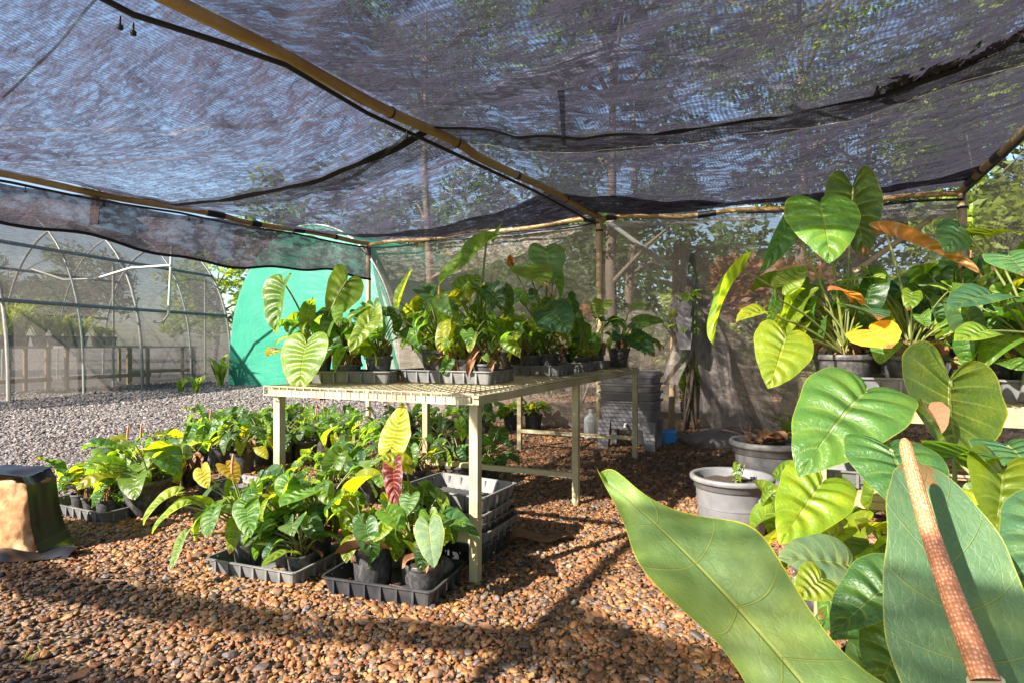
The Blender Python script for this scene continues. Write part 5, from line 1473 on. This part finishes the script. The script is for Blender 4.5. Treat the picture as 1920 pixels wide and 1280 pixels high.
for k in range(9):
    a = rnd.random() * 6.28; q = Vector((rnd.gauss(-.05, .06), rnd.gauss(0, .06), .415)); st.tube([q, q + Vector((math.cos(a) * .1, math.sin(a) * .06, .03 + .04 * rnd.random())), q + Vector((math.cos(a) * .2, math.sin(a) * .12, .05 + .05 * rnd.random()))], .0035, 5)
link('sticks', st.mesh('sticks', M['root']), t2)
for k in range(4): link('dead_leaf', DRYB[k % 5], t2, matrix=frame(Vector((rnd.gauss(.03, .06), rnd.gauss(0, .06), .43)), Vector((rnd.gauss(0, 1), rnd.gauss(0, 1), .3)), Z, .13))

# ------------------------------------------------------------------ things by the back wall
wq = up(G(1183, 838), 0)
wb = empty('worm_bin', wq, 'grey stacked worm bin with four trays standing on legs by the back wall', 'bin')
wl = lambda name, m, mt='bin': link(name, m.mesh(name, M[mt]), wb)
Wd, Dp = .60, .46
def slab(m, z0, z1, w0, w1, d0, d1):
    def rg(w, d, z, r=.05, n=4):
        out = []
        for cx, cy, a0 in ((1, 1, 0), (-1, 1, 90), (-1, -1, 180), (1, -1, 270)):
            for k in range(n + 1):
                t = R(a0 + 90 * k / n); x, y = cx * (w / 2 - r) + math.cos(t) * r, cy * (d / 2 - r) + math.sin(t) * r
                out.append(Vector((x * math.cos(ANG) - y * math.sin(ANG), x * math.sin(ANG) + y * math.cos(ANG), z)))
        return out
    m.rings([rg(w0, d0, z0), rg(w1, d1, z1)], cap0=True, cap1=True)
for k in range(4):
    z = .42 + k * .085
    m = MB(); slab(m, z + .002, z + .066, Wd * .90, Wd * .95, Dp * .9, Dp * .95); slab(m, z + .066, z + .084, Wd * 1.0, Wd * 1.0, Dp, Dp); wl('tray', m)
m = MB(); slab(m, .762, .782, Wd * 1.02, Wd * 1.02, Dp * 1.02, Dp * 1.02); slab(m, .782, .80, Wd * .96, Wd * .92, Dp * .96, Dp * .92); wl('lid', m)
m = MB(); slab(m, .21, .42, Wd * .82, Wd * .94, Dp * .84, Dp * .94); wl('base', m)
for sx in (-1, 1):
    for sy in (-1, 1):
        p_ = U * (sx * Wd * .40) + V * (sy * Dp * .38)
        m = MB(); m.rings([[p_ + U * (a * .05) + V * (b * .04) + Vector((0, 0, 0)) for a, b in ((1, 1), (-1, 1), (-1, -1), (1, -1))], [p_ * .95 + U * (a * .065) + V * (b * .05) + Vector((0, 0, .30)) for a, b in ((1, 1), (-1, 1), (-1, -1), (1, -1))]], cap0=True, cap1=True); wl('leg', m)
m = MB(); m.tube([-V * (Dp * .47) + Vector((0, 0, .27)), -V * (Dp * .47 + .05) + Vector((0, 0, .265)), -V * (Dp * .47 + .06) + Vector((0, 0, .24))], .014, 8); wl('tap', m, 'white')
jq = up(G(1108, 822), .004)
j = empty('plastic_jug', jq, 'white plastic jug standing left of the worm bin', 'jug')
m = MB(); m.lathe([(0, 0), (.072, 0), (.08, .012), (.08, .20), (.072, .235), (.035, .28), (.024, .29), (.024, .305)], 24); link('jug_body', m.mesh('jug_body', M['white']), j)
m = MB(); m.lathe([(.028, .303), (.028, .33), (.024, .334), (0, .334)], 16); link('cap', m.mesh('cap', M['white']), j)
m = MB(); m.tube([(.03, 0, .285), (.075, 0, .27), (.085, 0, .22), (.078, 0, .17)], .011, 8); link('handle', m.mesh('handle', M['white']), j)
q = up(G(1199, 833), .004)
o = empty('white_pail', q, 'small white pail under the worm bin', 'pail')
m = MB(); m.lathe([(0, 0), (.078, 0), (.082, .01), (.10, .15), (.108, .152), (.108, .168), (.098, .168), (.092, .15), (.078, .012), (0, .012)], 26); link('pail_body', m.mesh('pail_body', M['white']), o)
m = MB(); m.tube([Vector((math.cos(t) * .108, -.10 * math.sin(t) * .35, .15 - .07 * math.sin(t))) for t in np.linspace(0, math.pi, 12)], .003, 5); link('handle', m.mesh('handle', M['galv']), o)
q = up(G(1248, 829), .004)
o = link('blue_tub', tray_mesh(.22, .20, .125, 'blue', .022, .007, 4), None, loc=q); o.rotation_euler = (0, 0, ANG)
tag(o, 'bright blue plastic tub on the gravel beside the worm bin', 'tub')
# timber stake with a tower of planters
q = G(1258, 824)
m = MB(); m.tube([up(q, -.02), up(q, .9) + U * .02, P(1268, 458, q.y)], .034, 10)
tag(m.build('timber_stake', M['wood']), 'weathered timber stake standing at the opening in the back wall', 'stake')
pw = empty('planter_tower', P(1285, 655, 6.4), 'tower of three green grey planters hung on the timber stake', 'planter')
for k in range(3):
    m = MB(); z = k * .17
    rr = []
    for (w_, zz) in ((.085, z), (.12, z + .165), (.125, z + .168), (.11, z + .172)):
        rr.append([Vector((math.cos(t) * w_, math.sin(t) * w_, zz)) for t in (R(20 + 90 * i) for i in range(4))])
    m.rings(rr, cap0=True, cap1=True); link('planter', m.mesh('planter', M['bin']), pw)
for k in range(16):
    a = rnd.random() * 6.28
    link('leaf', BLADES[k % 14], pw, matrix=frame(Vector((math.cos(a) * .1, math.sin(a) * .1, rnd.choice((.2, .37, .52, .55, .58)) + rnd.random() * .05)), Vector((math.cos(a), math.sin(a), rnd.uniform(-.8, .6))), Z, .10), color=(.09, .17, .02))

# ------------------------------------------------------------------ stone and black sheet at the left
rq = P(6, 1030, 3.05); rq.z = 0
m = MB()
def rock(u, v):
    a_ = 2 * math.pi * u; e = 5.0
    c_, s_ = math.cos(a_), math.sin(a_)
    sx_ = abs(c_) ** (2 / e) * (1 if c_ > 0 else -1); sy_ = abs(s_) ** (2 / e) * (1 if s_ > 0 else -1)
    k = 1 if v < .8 else max(0.0, 1 - ((v - .8) / .2) ** 2.5)
    z = .37 * min(1, v / .8) + (.02 * (v - .8) / .2 if v > .8 else 0)
    q = Vector((sx_ * .36 * k, sy_ * .10 * k, z))
    n__ = .035 * mnoise.noise(q * 4) + .02 * mnoise.noise(q * 11) + .010 * mnoise.noise(q * 26)
    return rq + Vector((-.24, .11, -.01)) + q * (1 + n__ * 2.5) + Vector((0, 0, 0))
m.grid(rock, 120, 60)
tag(m.build('sandstone_block', M['rust']), 'rough tan sandstone block at the left edge under a black plastic sheet', 'stone')
m = MB()
prof = [(-.75, .405), (-.4, .415), (-.05, .422), (.115, .415), (.145, .37), (.155, .28), (.17, .17), (.195, .085), (.225, .04), (.27, .014)]
def sheet(u, v):
    s = u * (len(prof) - 1); i = min(len(prof) - 2, int(s)); f = s - i
    x = prof[i][0] + (prof[i + 1][0] - prof[i][0]) * f; z = prof[i][1] + (prof[i + 1][1] - prof[i][1]) * f
    y = -.03 + .24 * v
    w_ = mnoise.noise(Vector((x * 3, y * 5, 2))) * .03 + mnoise.noise(Vector((x * 7, y * 9, 6))) * .014
    if x > .2: y -= .12 * (1 - v) * ((x - .2) / .22)
    return rq + Vector((x + (w_ if x > .1 else 0) - .03 * v * (x > .1), y, max(.012, z + (w_ if x < .2 else w_ * .6))))
m.grid(sheet, 110, 50)
sh = m.build('plastic_sheet', M['sheet'])
tag(sh, 'black plastic sheet draped over the stone and trailing on the gravel', 'sheet')
m = MB(); m.grid(lambda u, v: rq + Vector((-.02 + .40 * u, -.10 - .02 * math.sin(u * 5) + .14 * v, .02 + .04 * math.sin(math.pi * v) * (0.6 + .4 * math.sin(u * 9)))), 40, 10)
link('folded_edge', m.mesh('folded_edge', M['sheet']), sh)

# ------------------------------------------------------------------ dry leaves, twigs, weeds
def dry(label, px, py, px2, py2, wd, name='dry_leaf', shape=NARROW, lift=.03, **kw):
    a, b = up(G(px, py), lift), up(G(px2, py2), lift)
    me = blade_mesh('dry_blade', shape, wd, 30, 6, kw.get('fold', .35), kw.get('droop', .15), .05, 2.6, 1, .1, .01, 'dry')
    tag(link(name, me, None, matrix=frame(a, b - a, Z, (b - a).length)), label, 'dead leaf')
dry('long pale brown dead leaf lying on the gravel right of the stacked trays', 958, 1030, 1092, 1008, .34, lift=.045)
dry('small dead leaf on the gravel in front of the tubs', 1290, 1098, 1240, 1110, .4)
dry('dead leaf stuck in the wire at the front of the table', 618, 748, 622, 735, .5)
dry('small pale dead leaf on the gravel below the dead leaf in front', 900, 1185, 950, 1196, .4, lift=.02)
m = MB()
for k in range(150):
    y = 1.7 + 4.5 * rnd.random(); x = rnd.uniform(-.85, .8) * y
    a = rnd.random() * 6.28; l_ = rnd.uniform(.04, .22)
    p0 = Vector((x, y, .022)); d = Vector((math.cos(a), math.sin(a), 0))
    m.tube([p0, p0 + d * l_ * .5 + Vector((rnd.gauss(0, .01), rnd.gauss(0, .01), rnd.random() * .012)), p0 + d * l_], .0013, 4)
for k in range(600):
    y = 1.7 + 6 * rnd.random(); x = rnd.uniform(-.85, .8) * y
    a = rnd.random() * 6.28; e = Vector((math.cos(a), math.sin(a), rnd.uniform(-.2, .3))) * rnd.uniform(.008, .025); f = Vector((-e.y, e.x, rnd.uniform(-.01, .01))) * .45
    if k % 6 == 0: e *= 2.0; f *= 2.0
    q = Vector((x, y, .024 + abs(e.z))); m.add([q - e, q + f, q + e, q - f], [(0, 1, 2, 3)])
tag(m.build('ground_litter', M['dry']), 'thin twigs and bits of dry leaf scattered over the gravel', 'litter', kind='stuff')
def weed(label, q, n, h, seed, grp='weeds and grass tufts', mat='bright'):
    rg = random.Random(seed); m = MB()
    for k in range(n):
        a = rg.random() * 6.28; d = Vector((math.cos(a), math.sin(a), 0)); l_ = h * rg.uniform(.5, 1); w_ = Vector((-d.y, d.x, 0)) * h * .03
        p0 = Vector((rg.gauss(0, .02), rg.gauss(0, .02), 0)); p1 = p0 + d * l_ * .25 + Z * l_ * .7; p2 = p0 + d * l_ * .7 + Z * l_ * .85
        m.add([p0 - w_, p0 + w_, p1 + w_, p1 - w_, p2], [(0, 1, 2, 3), (3, 2, 4)])
    o = m.build('grass_tuft', TREE_M[mat]); o.location = q
    tag(o, label, 'grass tuft', grp)
weed('grass tuft at the foot of the net tunnel', G(340, 735), 26, .45, 1)
weed('second grass tuft beside the net tunnel', G(368, 736), 30, .5, 2)
weed('weeds at the corner between the two tunnels', G(414, 724), 40, 1.0, 3)
weed('strappy green plant on the ground below the yellow leaf at right', up(flat(1490, 5.9), 0), 60, .5, 4)
weed('tiny weed sprouting from the gravel in front', G(945, 1178), 8, .05, 5)
weed('small seedling in the gravel at the lower left', G(60, 1240), 8, .05, 6)

# spiky plants on the tunnel benches
bt = [(8, 628, 12.6, .75), (38, 625, 13.0, .6), (75, 630, 13.2, .5), (105, 628, 13.4, .5), (130, 632, 13.8, .45), (150, 632, 14.1, .5), (185, 640, 14.6, .28), (205, 640, 15.0, .25), (20, 625, 12.9, .9)]
lbs = ['tall yellowish spiky plant at the far left of the tunnel bench', 'bushy spiky plant second on the tunnel bench', 'spiky plant in a long trough on the tunnel bench', 'yellow spiky plant left of the pale round pot', 'spiky plant above the pale round pot', 'grey green spiky plant right of the pale round pot', 'low succulent at the right of the tunnel plants', 'flat tray of succulents on the tunnel bench', 'tallest spray of leaves behind the tunnel bench plants']
for k, (px, py, d, h) in enumerate(bt):
    q = P(px, 640, d) ; q.z = 1.028
    r_ = empty('spiky_plant', q, lbs[k], 'potted plant', 'plants inside the net tunnel')
    pk = link('pot', POTS[k % 3], r_); pk.scale = (.17, .17, .22)
    rg = random.Random(200 + k); m = MB()
    for i in range(70):
        a = rg.random() * 6.28; dd = Vector((math.cos(a), math.sin(a), 0)); l_ = 1.7 * h * rg.uniform(.5, 1); w_ = Vector((-dd.y, dd.x, 0)) * .022
        p0 = Vector((rg.gauss(0, .03), rg.gauss(0, .03), .2)); p1 = p0 + dd * l_ * .3 + Z * l_ * .55; p2 = p0 + dd * l_ * .85 + Z * l_ * rg.uniform(.2, .8)
        m.add([p0 - w_, p0 + w_, p1 + w_ * .8, p1 - w_ * .8, p2], [(0, 1, 2, 3), (3, 2, 4)])
    link('leaves', m.mesh('leaves', TREE_M['pale']), r_)
# ------------------------------------------------------------------ light, sky, camera
el = math.asin(TO_SUN.z); az = math.atan2(TO_SUN.x, TO_SUN.y)
w = bpy.data.worlds.new('World'); scene.world = w; w.use_nodes = True
wt = w.node_tree; bg = wt.nodes['Background']
sky = wt.nodes.new('ShaderNodeTexSky'); sky.sky_type = 'NISHITA'; sky.sun_disc = False
sky.sun_elevation = el; sky.sun_rotation = az; sky.altitude = 50; sky.dust_density = 1.0; sky.ozone_density = 1.5
wt.links.new(sky.outputs[0], bg.inputs[0]); bg.inputs[1].default_value = 0.06
sun = bpy.data.lights.new('sun', 'SUN'); sun.energy = 5.0; sun.angle = R(0.5); sun.color = (1.0, 0.92, 0.80)
so = bpy.data.objects.new('sun', sun); COL.objects.link(so); so.location = (-6, -3, 9)
so.rotation_euler = (-TO_SUN).to_track_quat('-Z', 'Y').to_euler()
cam = bpy.data.cameras.new('camera'); cam.sensor_width = 36; cam.lens = 36 * F / 1920; cam.shift_y = (HZ - 640) / 1920
cam.clip_start = 0.02; cam.clip_end = 500
co = bpy.data.objects.new('camera', cam); COL.objects.link(co); co.location = (0, 0, HC); co.rotation_euler = (R(90), 0, 0)
scene.camera = co
scene.view_settings.view_transform = 'Standard'; scene.view_settings.look = 'None'; scene.view_settings.gamma = 1
scene.view_settings.exposure = 2.05
scene.view_settings.use_curve_mapping = False
scene.cycles.use_denoising = True
scene.cycles.transparent_max_bounces = 24
scene.cycles.max_bounces = 7; scene.cycles.transmission_bounces = 4; scene.cycles.diffuse_bounces = 3; scene.cycles.glossy_bounces = 2
scene.cycles.sample_clamp_indirect = 6
